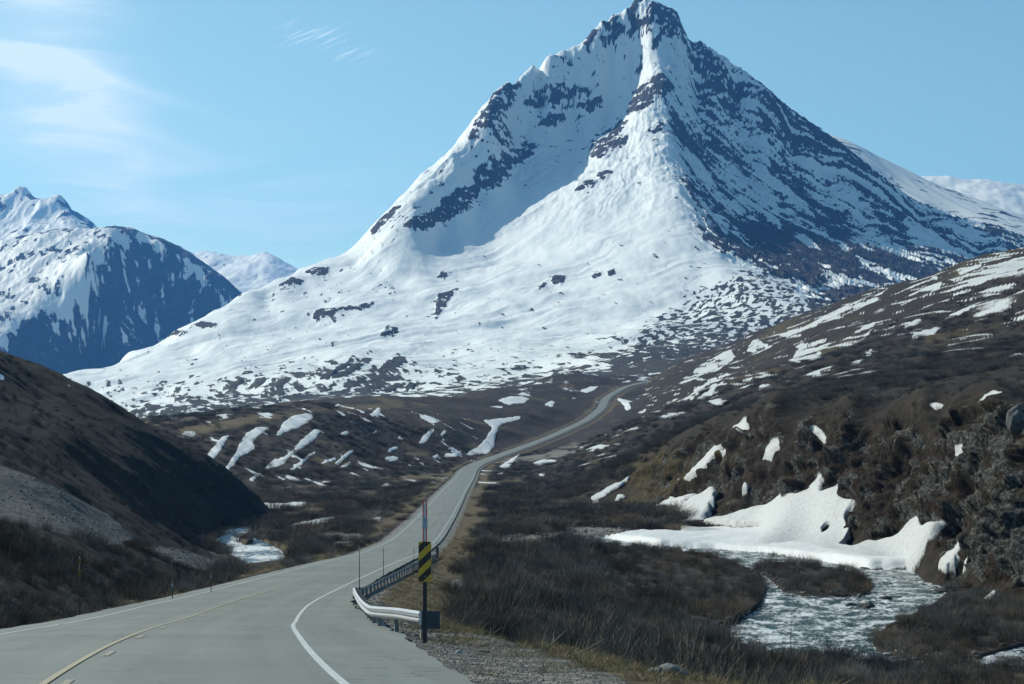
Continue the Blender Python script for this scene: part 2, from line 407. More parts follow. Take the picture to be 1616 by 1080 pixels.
# ---- right hill and the river cliff
G = Layer('right_hill', cols(830, 1640, 1.5, (700, 3200)), list(np.arange(185, 345, 0.24)) + list(np.arange(345, 470, 0.5)) + logrows(470, 2500, 420))
ctrl = [(1616, 398, 1300), (1560, 411, 1370), (1500, 427, 1480), (1450, 442, 1580), (1400, 456, 1700), (1350, 475, 1800), (1300, 492, 1900), (1250, 512, 1950), (1200, 531, 2000), (1160, 545, 2030), (1120, 557, 2050), (1060, 582, 2050), (1020, 603, 1980), (985, 625, 1850),
 (1616, 0, 1750, 118), (1500, 0, 1900, 118), (1400, 0, 2100, 108), (1300, 0, 2250, 100), (1200, 0, 2300, 80), (1120, 0, 2350, 60), (1000, 0, 2350, 20), (900, 0, 2300, 0),
 (1900, 300, 1200), (2400, 150, 1000), (3000, 0, 900, 260), (2600, 500, 420), (2600, 800, 220), (3200, 700, 300),
 (1616, 450, 1020), (1616, 500, 800), (1616, 550, 600), (1616, 590, 430), (1616, 622, 290), (1500, 500, 1000), (1500, 560, 650), (1500, 605, 430), (1500, 632, 320), (1400, 520, 1100), (1400, 570, 740), (1400, 615, 480), (1400, 640, 365),
 (1300, 540, 1250), (1300, 580, 850), (1300, 620, 560), (1300, 645, 410), (1200, 565, 1450), (1200, 600, 1000), (1200, 632, 650), (1200, 652, 470), (1100, 595, 1600), (1100, 620, 1200), (1100, 650, 850), (1100, 672, 600), (1060, 690, 560), (1050, 650, 1000), (1000, 690, 800, -6), (1000, 655, 1250, 4),
 (1616, 645, 231), (1560, 650, 240), (1500, 655, 258), (1450, 652, 284), (1400, 655, 300), (1340, 655, 320), (1280, 660, 338), (1220, 662, 358), (1170, 668, 378), (1120, 684, 408), (1080, 703, 440), (1040, 720, 465), (1000, 740, 485), (960, 757, 490), (920, 778, 490), (880, 795, 500, -18.6),
 (1616, 636, 240), (1500, 647, 268), (1400, 648, 312), (1280, 654, 350), (1170, 662, 392),
 (1616, 720, 224), (1560, 730, 231), (1500, 740, 249), (1450, 735, 276), (1400, 735, 291), (1340, 735, 311), (1280, 735, 329), (1220, 740, 349), (1170, 745, 366), (1120, 760, 390), (1060, 775, 422), (1000, 785, 445),
 (1616, 830, 214), (1560, 840, 220), (1500, 840, 239), (1450, 815, 268), (1400, 810, 283), (1340, 800, 303), (1280, 785, 321), (1220, 792, 338), (1170, 800, 355), (1120, 808, 375), (1060, 815, 398), (1000, 808, 430, -17.5),
 (1616, 915, 206), (1560, 915, 213), (1510, 910, 230), (1450, 870, 260), (1400, 860, 276), (1340, 845, 295), (1280, 832, 312), (1200, 835, 336, -17.2), (1100, 832, 362, -17.4), (1040, 833, 368, -17.6),
 (1640, 0, 197, -17.9), (1560, 0, 203, -18.2), (1500, 0, 223, -18.6), (1450, 0, 250, -17.6), (1373, 0, 262, -17.6), (1300, 0, 283, -17.5), (1200, 0, 305, -17.5), (1100, 0, 330, -18.0), (1000, 0, 345, -18.6), (900, 0, 400, -20),
 (1500, 0, 190, -24), (1400, 0, 210, -24), (1300, 0, 240, -23), (1200, 0, 262, -23), (1100, 0, 280, -23), (1000, 0, 290, -24), (900, 0, 300, -24), (800, 0, 400, -24), (800, 0, 700, -24), (900, 0, 700, -19.5), (880, 0, 1000, -16), (920, 0, 1300, -6), (940, 0, 1600, 10), (800, 0, 1600, -20), (750, 0, 2200, -20), (1640, 0, 186, -24), (2200, 0, 186, -15)]
G.fit(ctrl, c=0.015)
# cliff weight: rows between toe and top edge
top_d = np.interp(G.PX, [900, 1000, 1080, 1170, 1280, 1400, 1500, 1616, 2000], [500, 490, 440, 380, 338, 300, 258, 231, 218])
toe_d = np.interp(G.PX, [900, 1000, 1100, 1200, 1300, 1373, 1450, 1500, 1560, 1616, 2000], [400, 372, 358, 332, 306, 280, 255, 227, 209, 201, 190])
cw = sstep(0.0, 0.15, (G.D - toe_d) / (top_d - toe_d)) * (1 - sstep(0.85, 1.25, (G.D - toe_d) / (top_d - toe_d)))
cw *= sstep(930, 1100, G.PX)
fu = G.X * 0.15 - G.D / 3.0; fv = G.Z * 1.0                       # along the face (it runs away from the viewer) and up it
s1 = fu * 0.80 - fv * 0.60; s2 = fu * 0.60 + fv * 0.80              # ribs run down to the left
rk_amt = sstep(1130, 1400, G.PX)
rib2 = ridged(s1 / 9.5 + 0.35 * fbm(fu / 9, fv / 9, 3, 64), s2 / 34, 3, 62, 0.5)
rib = ridged(s1 / 3.6 + 0.4 * fbm(fu / 4, fv / 4, 3, 65), s2 / 9, 4, 61, 0.55)
craggy = ridged(fu / 2.5 + 0.3 * fbm(fu, fv, 2, 66), fv / 2.5, 4, 69, 0.5)
cdisp = 6.5 * (rib2 - 0.62) + (2.0 + 1.0 * rk_amt) * (rib - 0.62) + (0.7 + 0.8 * rk_amt) * (craggy - 0.6) + 0.8 * fbm(fu / 2.5, fv / 2.5, 3, 67) + 0.14 * fbm(fu / 0.6, fv / 0.6, 3, 68, 0.6)
G.Z += (1 - cw) * sstep(420, 900, G.D) * (4.5 * fbm(G.X / 70 + G.D / 300, G.D / 180, 5, 71, 0.5) + 3.0 * (ridged((G.X * 0.8 + G.D * 0.25) / 60, G.D / 500, 4, 73) - 0.6))
L['G'] = G

# ---- main mountain
M = Layer('main_mountain', cols(60, 1640, 1.45, (-300, 2200)), list(np.linspace(1950, 3300, 270))[:-1] + list(np.linspace(3300, 5750, 400))[:-1] + list(np.linspace(5750, 6900, 30)))
sil = [(1015, -3, 5500), (1002, 2, 5500), (985, 20, 5490), (952, 38, 5470), (935, 52, 5460), (922, 68, 5450), (890, 82, 5430), (860, 98, 5400), (825, 118, 5350), (800, 133, 5280), (778, 152, 5260), (745, 203, 5220), (735, 222, 5200), (700, 255, 5100), (660, 290, 5000), (620, 328, 4900), (585, 362, 4820), (560, 390, 4750), (515, 413, 4650), (470, 427, 4560), (430, 450, 4470), (380, 471, 4350), (330, 500, 4200), (270, 531, 4050), (200, 560, 3900), (110, 590, 3700), (30, 615, 3600), (-200, 640, 3500)]
silr = [(1035, 3, 5500), (1068, 20, 5490), (1082, 52, 5480), (1105, 66, 5480), (1150, 95, 5470), (1200, 131, 5460), (1240, 166, 5450), (1280, 196, 5440), (1330, 231, 5430), (1365, 262, 5420), (1400, 292, 5400), (1450, 322, 5350), (1520, 350, 5300), (1616, 378, 5250), (1900, 450, 5000), (2200, 520, 5000)]
def dens3(pl, step=16):
    out = []
    for a, b in zip(pl, pl[1:]):
        k = max(1, int(math.hypot(b[0] - a[0], b[1] - a[1]) / step))
        for j in range(k):
            t = j / k; out.append(tuple(a[i] + (b[i] - a[i]) * t for i in range(3)))
    return out + [pl[-1]]
sil = dens3(sil[:14]) + sil[14:]; silr = dens3(silr[:14]) + silr[14:]
ctrl = sil + silr + [(a, 0, d + 500, zz(b, d) - 260) for a, b, d in (sil + silr)[::3]] + [(a, 0, d + 110, zz(b, d) - 50) for a, b, d in (sil[:30:2] + silr[:40:2])]
ctrl += [(-300, 0, 6800, -100), (500, 0, 6800, 0), (1000, 0, 6800, 250), (1616, 0, 6800, 0), (2200, 0, 6800, 0),
 # central ridge crest
 (1050, 92, 5330), (1046, 130, 5200), (1040, 170, 5080), (1052, 215, 4880), (1075, 290, 4520), (1095, 350, 4260), (1130, 400, 4000), (1190, 440, 3720), (1260, 470, 3500), (1330, 500, 3300),
 # ridge left side / buttress
 (1020, 130, 5270), (1008, 165, 5150), (960, 225, 5020), (915, 285, 4800), (985, 240, 4880), (1000, 300, 4580), (930, 350, 4450), (1000, 380, 4200), (850, 380, 4450), (780, 400, 4500), (1010, 440, 3850), (900, 430, 4050), (1100, 440, 3820),
 # bowl
 (960, 100, 5425), (930, 130, 5390), (900, 180, 5340), (880, 230, 5210), (850, 290, 4935), (800, 332, 4780), (750, 356, 4700), (720, 396, 4510), (690, 385, 4570), (850, 150, 5350), (830, 200, 5260), (960, 170, 5360), (930, 200, 5270), (1000, 110, 5400), (980, 140, 5370),
 # left spur
 (790, 165, 5130), (775, 190, 5010), (745, 225, 4950), (715, 262, 4840), (680, 300, 4730), (655, 335, 4600), (630, 370, 4480), (600, 395, 4440),
 (840, 232, 5170), (805, 272, 4990), (755, 305, 4830), (705, 345, 4680), (810, 215, 5180),
 (560, 420, 4480), (520, 440, 4380), (600, 430, 4320), (480, 450, 4330), (700, 420, 4330), (640, 450, 4180), (420, 480, 4150),
 (500, 490, 4020), (600, 490, 3900), (700, 470, 3960), (800, 450, 4020), (900, 500, 3620), (800, 510, 3600), (700, 530, 3480), (600, 540, 3440), (500, 540, 3520), (400, 530, 3720), (1000, 510, 3450), (1100, 500, 3450), (1200, 500, 3350), (1250, 520, 3200),
 (300, 560, 3640), (200, 590, 3500), (150, 612, 3350), (300, 600, 3250), (250, 640, 2750), (200, 650, 2750), (400, 580, 3200), (400, 620, 2780), (500, 585, 3000), (600, 580, 2950), (600, 610, 2640), (500, 615, 2600), (700, 580, 2900), (800, 570, 2850), (700, 608, 2500), (850, 595, 2500), (900, 560, 2850), (1000, 560, 2760), (950, 580, 2500), (1100, 545, 2850), (1050, 570, 2480), (1200, 545, 2780), (1150, 568, 2500),
 (0, 650, 3000), (0, 690, 2500), (180, 690, 2250), (300, 668, 2250), (400, 652, 2150), (520, 640, 2150), (640, 634, 2120), (760, 622, 2150), (900, 600, 2200), (1020, 585, 2250), (1100, 577, 2300), (1300, 570, 2400),
 (0, 0, 1950, -30), (300, 0, 1950, -14), (520, 0, 1950, 10), (640, 0, 1950, 15), (760, 0, 1950, 22), (900, 0, 1950, 38), (1100, 0, 1950, 46), (1400, 0, 1950, 40), (1700, 0, 1950, 30), (2200, 0, 1950, 20), (-300, 0, 1950, -60),
 # right face
 (1100, 150, 5350), (1110, 220, 5160), (1130, 290, 4920), (1160, 350, 4640), (1200, 400, 4300), (1260, 430, 4080), (1320, 462, 3880), (1380, 470, 3900),
 (1160, 150, 5400), (1180, 230, 5230), (1220, 300, 5030), (1270, 360, 4760), (1320, 410, 4460), (1380, 440, 4260), (1250, 230, 5320), (1300, 290, 5180), (1360, 350, 4980), (1430, 400, 4720), (1480, 440, 4400), (1450, 350, 5150), (1540, 400, 4900), (1616, 430, 4700), (1616, 500, 4000), (1450, 490, 3700), (1500, 540, 3000), (2200, 560, 4000), (1640, 560, 2900)]
M.fit(ctrl, c=0.006, dscale=0.9)
up = sstep(330, 700, M.Z)
pk_x, pk_d = xx(1015, 5500), 5600.0
thL = np.arctan2(M.X - pk_x, pk_d - M.D); rrL = np.hypot(M.X - pk_x, pk_d - M.D)
pk_x, pk_d = -180.0, 5745.0
th = np.arctan2(M.X - pk_x, pk_d - M.D); rr = np.hypot(M.X - pk_x, pk_d - M.D)
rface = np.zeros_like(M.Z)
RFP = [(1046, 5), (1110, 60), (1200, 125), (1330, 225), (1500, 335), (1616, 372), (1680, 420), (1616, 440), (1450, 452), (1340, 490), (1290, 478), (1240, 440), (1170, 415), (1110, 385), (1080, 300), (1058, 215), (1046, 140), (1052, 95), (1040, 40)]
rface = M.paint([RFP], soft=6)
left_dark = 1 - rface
# streak noise: radial about the summit
stre = ridged(th * 38 + 0.9 * fbm(M.X / 260, M.D / 260, 4, 83, 0.6), rr / 820, 5, 81, 0.62)
blob = fbm(M.X / 170, M.D / 260, 4, 89, 0.6)
stre2 = fbm(th * 105 + 0.9 * fbm(M.X / 90, M.D / 90, 3, 85), rr / 330, 4, 87, 0.6)
M.Z += rface * (26 * (stre - 0.62) + 7 * stre2)
M.Z += up * (1 - rface) * (13 * (ridged(M.X / 110, M.D / 170, 5, 91, 0.55) - 0.6) + 3 * fbm(M.X / 30, M.D / 40, 3, 92) + 5 * (ridged(thL * 34 + 0.6 * fbm(M.X / 150, M.D / 150, 3, 84), rrL / 500, 4, 86, 0.6) - 0.6))
lowf = (1 - rface) * (1 - up)
M.Z += lowf * (11 * fbm((M.X + 0.3 * M.D) / 260, (M.D - 0.3 * M.X) / 420, 3, 93) + 1.8 * fbm(M.X / 60, M.D / 130, 4, 95) + 11 * (ridged((M.D * 0.85 - M.X * 0.55) / 210 + 0.4 * fbm(M.X / 200, M.D / 300, 3, 96), (M.X * 0.85 + M.D * 0.55) / 800, 4, 98, 0.45) - 0.6)) * sstep(2150, 2700, M.D)
M.Z += (1 - rface) * (1 - up) * 5 * (ridged((M.X * 0.8 + M.D * 0.5) / 210, (M.D - M.X) / 700, 3, 97) - 0.6) * sstep(2400, 3000, M.D) * (1 - sstep(4300, 4700, M.D))
# jagged crest
M.Z += sstep(700, 1150, M.Z) * 6 * fbm(M.X / 26, M.D / 40, 3, 99, 0.6)
L['M'] = M

# ---- mountain on the left, the peaks behind it, and the far ridges
A = Layer('left_mountain', cols(-120, 400, 1.5, (-900, 700)), list(np.linspace(6600, 9800, 380)))
ctrl = [(-500, 390, 8600), (-100, 400, 8400), (0, 381, 8300), (50, 369, 8200), (100, 364, 8150), (150, 362, 8150), (200, 363, 8200), (210, 365, 8200), (225, 373, 8200), (260, 392, 8150), (300, 418, 8100), (340, 445, 8050), (372, 464, 8000), (420, 500, 8000), (500, 560, 8000),
 (0, 410, 8000), (100, 395, 7950), (0, 460, 7600), (60, 440, 7650), (150, 430, 7550), (180, 395, 7900), (165, 470, 7520), (110, 500, 7400), (60, 520, 7250), (-300, 480, 7500), (0, 545, 7050), (210, 430, 7980), (200, 480, 7800), (250, 440, 8020), (300, 470, 7990), (160, 530, 7560), (250, 530, 7850), (60, 570, 7150), (150, 590, 7400), (350, 500, 7900), (330, 450, 8010), (0, 620, 6900), (300, 620, 7000), (-500, 650, 6800), (500, 640, 7000), (-500, 560, 7200),
 (-100, 0, 9600, 500), (100, 0, 9600, 500), (300, 0, 9600, 300), (500, 0, 9600, 100), (-800, 0, 9600, 300), (-800, 650, 6700), (650, 660, 6700), (100, 660, 6650)]
A.fit(ctrl, c=0.01, dscale=1.2)
A.Z += 26 * (ridged(A.X / 200, A.D / 420, 6, 103, 0.6) - 0.6) * sstep(0, 300, A.Z)
L['A'] = A
B = Layer('far_peak', cols(-120, 260, 1.5, (-700, 500)), list(np.linspace(9800, 13500, 220)))
ctrl = [(-600, 330, 12000), (-200, 330, 12000), (-60, 320, 12000), (0, 306, 12000), (18, 306, 12000), (26, 300, 12000), (45, 304, 12000), (55, 314, 12000), (75, 316, 11900), (95, 312, 11800), (110, 326, 11750), (130, 342, 11650), (150, 357, 11550), (200, 390, 11400), (300, 430, 11400), (400, 480, 11400),
 (0, 350, 11400), (40, 355, 11300), (80, 345, 11400), (100, 340, 11300), (105, 365, 11000), (0, 390, 10800), (60, 390, 10700), (150, 400, 10900), (-600, 450, 10500), (0, 450, 10000), (200, 480, 10000), (400, 560, 10000), (0, 0, 13300, 900), (300, 0, 13300, 400), (-600, 0, 13300, 800)]
B.fit(ctrl, c=0.01, dscale=1.4)
B.Z += 60 * (ridged(B.X / 330 + 0.2, B.D / 900, 5, 107, 0.55) - 0.6) * sstep(10300, 11000, B.D)
L['B'] = B
D_ = Layer('far_snow_ridge', cols(240, 560, 1.5, (-100, 900)), list(np.linspace(10500, 14500, 220)))
ctrl = [(240, 440, 13500), (290, 402, 13500), (310, 401, 13500), (330, 397, 13500), (360, 402, 13400), (395, 405, 13300), (405, 404, 13200), (420, 399, 13100), (440, 409, 13000), (470, 420, 12900), (520, 440, 12900), (700, 500, 12900), (0, 500, 13500),
 (330, 430, 12800), (350, 420, 12900), (345, 432, 12600), (395, 420, 12700), (400, 450, 12200), (420, 425, 12500), (440, 440, 12300), (370, 455, 12000), (450, 470, 11800), (300, 450, 12300), (300, 550, 10800), (500, 550, 10800), (700, 600, 10800), (0, 600, 10800), (300, 0, 14400, 800), (600, 0, 14400, 500)]
D_.fit(ctrl, c=0.01, dscale=1.4)
D_.Z += 26 * fbm(D_.X / 300, D_.D / 500, 4, 111)
L['D'] = D_
E = Layer('far_right_slope', cols(1300, 1640, 1.5, (1200, 2400)), list(np.linspace(5600, 8200, 240)))
ctrl = [(1300, 215, 7400), (1340, 228, 7350), (1365, 238, 7300), (1400, 256, 7250), (1440, 274, 7200), (1480, 292, 7150), (1540, 315, 7100), (1616, 340, 7000), (1900, 420, 6800), (2300, 520, 6800), (1200, 260, 7400),
 (1400, 300, 6700), (1500, 340, 6500), (1616, 375, 6300), (1450, 360, 6100), (1616, 420, 5700), (1300, 320, 6300), (1200, 400, 6000), (2200, 560, 5700), (1300, 0, 8100, 700), (1600, 0, 8100, 500), (2200, 0, 8100, 100)]
E.fit(ctrl, c=0.01, dscale=1.4)
E.Z += 12 * (ridged(E.X / 160 + E.D / 500, E.D / 900, 4, 115) - 0.6)
L['E'] = E
K = Layer('far_right_ridge', cols(1400, 1640, 1.6, (1300, 2400)), list(np.linspace(8600, 11500, 140)))
ctrl = [(1300, 280, 10500), (1455, 281, 10500), (1500, 283, 10500), (1545, 286, 10450), (1562, 283, 10400), (1590, 288, 10400), (1616, 293, 10400), (1700, 310, 10400), (2300, 450, 10400), (1480, 320, 9900), (1560, 320, 9800), (1540, 296, 10100), (1616, 330, 9700), (1500, 400, 8700), (1700, 420, 8700), (2300, 600, 8700), (1300, 400, 8700), (1400, 0, 11400, 1000), (1700, 0, 11400, 900), (2300, 0, 11400, 400)]
K.fit(ctrl, c=0.01, dscale=1.4)
K.Z += 20 * fbm(K.X / 300, K.D / 500, 4, 119)
L['K'] = K

# ------------------------------------------------------------------ snow, scree and grass cover (plan masks)
def stroke(pts, wd):
    """outline of a tapering stroke: pts (px,py), wd width"""
    P = np.array(pts, float); n = len(P)
    T = np.gradient(P, axis=0); T /= np.hypot(T[:, 0], T[:, 1])[:, None] + 1e-9
    Nn = np.stack([-T[:, 1], T[:, 0]], 1)
    t = np.linspace(0, 1, n); ww = wd * (0.25 + 0.75 * np.sin(np.pi * np.clip(t * 0.9 + 0.05, 0, 1)))
    return [tuple(p) for p in P + Nn * ww[:, None] / 2] + [tuple(p) for p in (P - Nn * ww[:, None] / 2)[::-1]]

# main mountain ------------------------------------------------
M_ROCK = [
 [(985, 20), (1001, 0), (1014, -4), (1006, 12), (990, 26)], [(950, 35), (975, 30), (987, 48), (974, 62), (960, 68), (946, 55)], [(990, 62), (995, 45), (1010, 30), (1030, 22), (1034, 34), (1015, 45), (1000, 58)],
 [(1028, 2), (1068, 18), (1076, 40), (1084, 58), (1072, 62), (1056, 60), (1040, 45), (1030, 30)], [(920, 68), (936, 45), (941, 55), (932, 68)],
 [(738, 224), (745, 200), (768, 170), (776, 150), (800, 132), (818, 124), (824, 128), (812, 150), (795, 182), (772, 200), (752, 218)],
 [(828, 162), (850, 145), (880, 137), (905, 137), (932, 145), (915, 155), (885, 166), (850, 169), (835, 176)], [(911, 165), (925, 160), (951, 158), (951, 168), (930, 176), (912, 186)],
 [(848, 186), (890, 179), (893, 190), (868, 200), (845, 192)], [(778, 200), (800, 205), (812, 215), (800, 224), (782, 222)],
 [(788, 242), (852, 224), (838, 245), (803, 265), (806, 275), (782, 291), (744, 287), (755, 266), (770, 248)], [(690, 320), (720, 300), (760, 286), (792, 285), (786, 300), (750, 311), (700, 326)],
 [(634, 357), (650, 345), (700, 325), (754, 311), (742, 330), (702, 350), (665, 364)], [(583, 366), (600, 345), (625, 325), (634, 325), (610, 350), (590, 370)],
 [(988, 172), (1004, 145), (1020, 122), (1048, 116), (1060, 138), (1040, 155), (1018, 172), (990, 178)], [(928, 242), (935, 224), (962, 214), (992, 216), (986, 232), (960, 240), (944, 252)], [(906, 302), (925, 285), (942, 284), (936, 296)],
 [(1000, 96), (1018, 98), (1010, 108), (1002, 108)], [(1030, 60), (1042, 55), (1044, 70), (1030, 80)], [(950, 212), (980, 190), (990, 195), (975, 215)], [(1022, 205), (1040, 190), (1052, 200), (1030, 212)],
 [(940, 275), (960, 268), (968, 274), (950, 284)], [(870, 95), (900, 90), (910, 98), (880, 100)],
 [(686, 506), (690, 466), (705, 461), (722, 455), (712, 470), (698, 490)], [(597, 531), (610, 516), (628, 517), (620, 530), (606, 532)], [(594, 588), (606, 574), (622, 564), (638, 565), (642, 573), (625, 582), (606, 588)],
 [(492, 503), (500, 490), (530, 486), (560, 484), (590, 476), (585, 486), (540, 491), (502, 506)], [(480, 430), (495, 423), (520, 423), (516, 433), (492, 436)], [(437, 453), (460, 438), (480, 443), (472, 449)],
 [(690, 438), (696, 430), (712, 432), (704, 438)], [(868, 446), (875, 435), (893, 436), (886, 451)], [(850, 458), (856, 446), (864, 449)], [(932, 440), (940, 430), (950, 432), (940, 442)], [(958, 430), (968, 425), (972, 430), (962, 438)],
 [(1200, 432), (1225, 424), (1260, 427), (1292, 436), (1285, 441), (1240, 438)], [(1274, 482), (1300, 462), (1330, 452), (1375, 452), (1380, 470), (1330, 490), (1290, 495)], [(1130, 402), (1150, 392), (1200, 398), (1196, 410), (1160, 406)],
 [(300, 515), (318, 508), (344, 512), (338, 518)], [(258, 530), (280, 522), (300, 524), (284, 532)], [(500, 600), (540, 576), (556, 572), (520, 596)], [(520, 598), (575, 568), (590, 566), (548, 592)], [(430, 608), (452, 596), (460, 598), (444, 612)], [(395, 610), (412, 598), (420, 600), (404, 614)],
 [(360, 612), (380, 598), (386, 600), (370, 614)], [(575, 612), (596, 606), (600, 614), (580, 617)], [(602, 618), (625, 606), (640, 608), (622, 616)], [(638, 612), (648, 604), (656, 608), (650, 617)]]
M_SNOW = [[(1046, 90), (1056, 88), (1050, 104), (1028, 122), (1010, 135), (1004, 142), (1012, 126), (1030, 112)], [(1035, 180), (1050, 165), (1052, 185), (1040, 200), (1025, 208)], [(1240, 360), (1275, 372), (1300, 396), (1272, 388)], [(1200, 330), (1225, 345), (1240, 362), (1215, 352)],
 [(1160, 240), (1200, 262), (1250, 300), (1290, 345), (1250, 318), (1200, 275)], [(1080, 230), (1110, 260), (1135, 300), (1105, 280), (1082, 250)], [(1130, 140), (1150, 150), (1160, 160), (1142, 158)],
 [(1290, 420), (1340, 440), (1400, 452), (1350, 453), (1300, 438)], [(1430, 340), (1480, 370), (1500, 400), (1460, 385), (1425, 352)], [(1350, 400), (1400, 425), (1450, 442), (1400, 440), (1360, 420)]]
mr = M.paint(M_ROCK, 1); ms = M.paint(M_SNOW, 1)
brk = fbm((M.X + 0.25 * M.Z) / 30, (M.Z * 1.25 - 0.15 * M.X) / 22 + M.D / 400, 5, 121, 0.62)
sp = 0.6 * fbm((M.X + 0.3 * M.D) / 34, (M.D - 0.2 * M.X) / 130, 3, 123, 0.6) + 0.75 * fbm((M.X + 0.25 * M.D) / 13, (M.D - 0.2 * M.X) / 62, 5, 124, 0.62)
dens = np.interp(M.D, [1950, 2150, 2450, 2700, 3000, 3400, 6000], [0.26, 0.36, 0.48, 0.62, 0.76, 0.87, 0.95])
rz_ = M.paint([[(1080, 460), (1150, 430), (1240, 410), (1330, 440), (1330, 520), (1200, 560), (1050, 590), (960, 590), (1010, 520)]], 14)
dens = dens - 0.36 * rz_
lz = M.paint([[(230, 660), (180, 630), (150, 600), (330, 590), (560, 560), (660, 590), (560, 632), (400, 645)]], 14)
dens = dens - 0.17 * lz
sn = dens + 0.42 * sp * (1 - 0.6 * rz_) + 0.42 * rz_ * fbm((M.X - 0.2 * M.D) / 13, M.D / 34, 5, 127, 0.65)
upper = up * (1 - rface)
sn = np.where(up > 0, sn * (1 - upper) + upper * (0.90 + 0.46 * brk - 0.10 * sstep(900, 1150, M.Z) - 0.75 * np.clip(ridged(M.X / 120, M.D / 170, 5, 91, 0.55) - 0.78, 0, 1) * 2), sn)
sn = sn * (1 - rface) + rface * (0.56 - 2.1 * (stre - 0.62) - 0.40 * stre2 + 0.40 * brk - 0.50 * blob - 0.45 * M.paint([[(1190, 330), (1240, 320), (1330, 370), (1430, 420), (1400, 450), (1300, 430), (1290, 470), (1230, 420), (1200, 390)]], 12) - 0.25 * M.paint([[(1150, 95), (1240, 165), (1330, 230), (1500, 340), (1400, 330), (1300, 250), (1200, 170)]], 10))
bk2 = fbm((M.X + 0.5 * M.Z) / 11, (M.Z * 1.3 - 0.2 * M.X) / 9 + M.D / 160, 5, 126, 0.65)
spz = M.paint([[(735, 222), (745, 240), (700, 290), (640, 380), (600, 430), (520, 430), (560, 390), (620, 328), (700, 255)], [(430, 452), (520, 440), (640, 440), (620, 480), (420, 480)]], 5)
sn = sn - spz * 0.9 * np.clip(ridged(thL * 90 + 0.5 * fbm(M.X / 80, M.D / 80, 3, 88), rrL / 260, 4, 90, 0.6) - 0.66, 0, 1) * 2.2
sn = sn - mr * 0.78 + mr * (0.40 * brk + 0.55 * bk2) + 0.8 * ms - 0.10 * np.clip(blur(mr, 7) * 3, 0, 1) * (1 - mr) + 0.35 * np.clip(blur(mr, 5) * 3, 0, 1) * (1 - mr) * bk2
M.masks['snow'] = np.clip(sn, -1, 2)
M.masks['scree'] = np.clip(0.35 * sstep(300, 600, M.Z), 0, 1)
M.masks['grass'] = (1 - sstep(100, 400, M.Z)) * 0.5
M.Z += 3.5 * mr * (0.4 + 0.6 * np.abs(brk))
# terrace ------------------------------------------------
V_SNOW = [[(323, 724), (335, 728), (364, 687), (350, 690)], [(355, 740), (362, 742), (378, 722), (403, 709), (398, 700), (402, 692), (427, 676), (405, 675), (388, 685), (378, 702), (372, 715)],
 [(434, 692), (445, 685), (468, 676), (485, 668), (497, 655), (480, 653), (460, 658), (447, 668)], [(448, 735), (455, 722), (475, 710), (500, 690), (506, 680), (498, 677), (478, 692), (465, 708), (448, 722)], [(416, 743), (448, 733), (447, 722), (432, 725)], [(392, 758), (400, 760), (416, 745), (405, 750)],
 [(455, 745), (465, 742), (502, 712), (495, 713), (475, 727)], [(490, 740), (530, 726), (530, 722), (515, 727)], [(525, 736), (535, 734), (560, 710), (553, 712), (540, 720)], [(530, 741), (545, 738), (565, 722), (555, 728)], [(535, 685), (545, 690), (552, 683), (548, 680)], [(582, 690), (590, 685), (600, 678), (592, 678)],
 [(603, 727), (620, 729), (632, 722), (610, 721)], [(606, 718), (620, 712), (632, 704), (620, 706)], [(657, 703), (670, 698), (688, 678), (680, 678), (668, 690)], [(692, 692), (700, 688), (708, 679), (700, 680)], [(697, 722), (722, 721), (733, 705), (722, 715), (705, 716)], [(680, 722), (690, 724), (694, 716)],
 [(576, 657), (598, 658), (602, 645), (595, 644), (590, 652)], [(524, 643), (538, 641), (535, 639)], [(786, 632), (800, 627), (825, 626), (836, 630), (825, 637), (800, 639)], [(770, 642), (795, 641), (790, 645)], [(858, 640), (870, 633), (876, 635), (873, 642)], [(914, 617), (930, 611), (948, 610), (935, 617), (925, 621)],
 [(762, 664), (785, 662), (820, 657), (825, 661), (790, 670), (784, 682), (778, 706), (770, 716), (730, 720), (755, 705), (765, 695), (777, 675)], [(786, 738), (800, 740), (825, 713), (812, 722)], [(839, 732), (855, 726), (875, 727), (865, 733), (850, 736)], [(985, 707), (998, 710), (1006, 699), (995, 702)],
 [(973, 630), (985, 641), (990, 651), (996, 645), (990, 632), (977, 629)], [(1015, 626), (1034, 612), (1025, 619)], [(1020, 592), (1045, 582), (1078, 571), (1072, 578), (1040, 590)], [(996, 594), (1012, 589), (1018, 590), (1004, 595)], [(980, 606), (992, 600), (997, 602)], [(866, 729), (880, 727), (876, 731)],
 [(780, 749), (796, 746), (794, 751)], [(600, 769), (613, 768), (612, 762)], [(445, 833), (480, 825), (520, 818), (545, 820), (510, 827), (470, 833)], [(578, 822), (600, 817), (602, 822)], [(508, 760), (522, 759), (526, 763), (510, 763)], [(438, 772), (460, 768), (462, 771)], [(400, 803), (405, 795), (440, 796), (484, 793), (480, 799), (440, 804)],
 [(385, 862), (400, 852), (418, 852), (412, 860)], [(535, 752), (560, 750), (558, 747)], [(850, 750), (862, 748), (858, 753)], [(600, 806), (604, 812), (590, 812)], [(905, 852), (960, 846), (1010, 838), (1050, 838), (1076, 840), (1200, 856), (1240, 872), (1180, 874), (1130, 868), (1076, 868), (1020, 864), (960, 858), (905, 858)]]
V_SNOW.append([(1076, 836), (1183, 830), (1283, 840), (1340, 866), (1460, 862), (1453, 884), (1443, 899), (1373, 901), (1337, 899), (1296, 888), (1226, 877), (1156, 872), (1076, 872)])
V.masks['snow0'] = V.paint(V_SNOW, 1, jag=1.0)
vs = V.masks['snow0'].copy()
fsp = fbm((V.X + 0.1 * V.D) / 26, V.D / 90, 5, 131, 0.6)
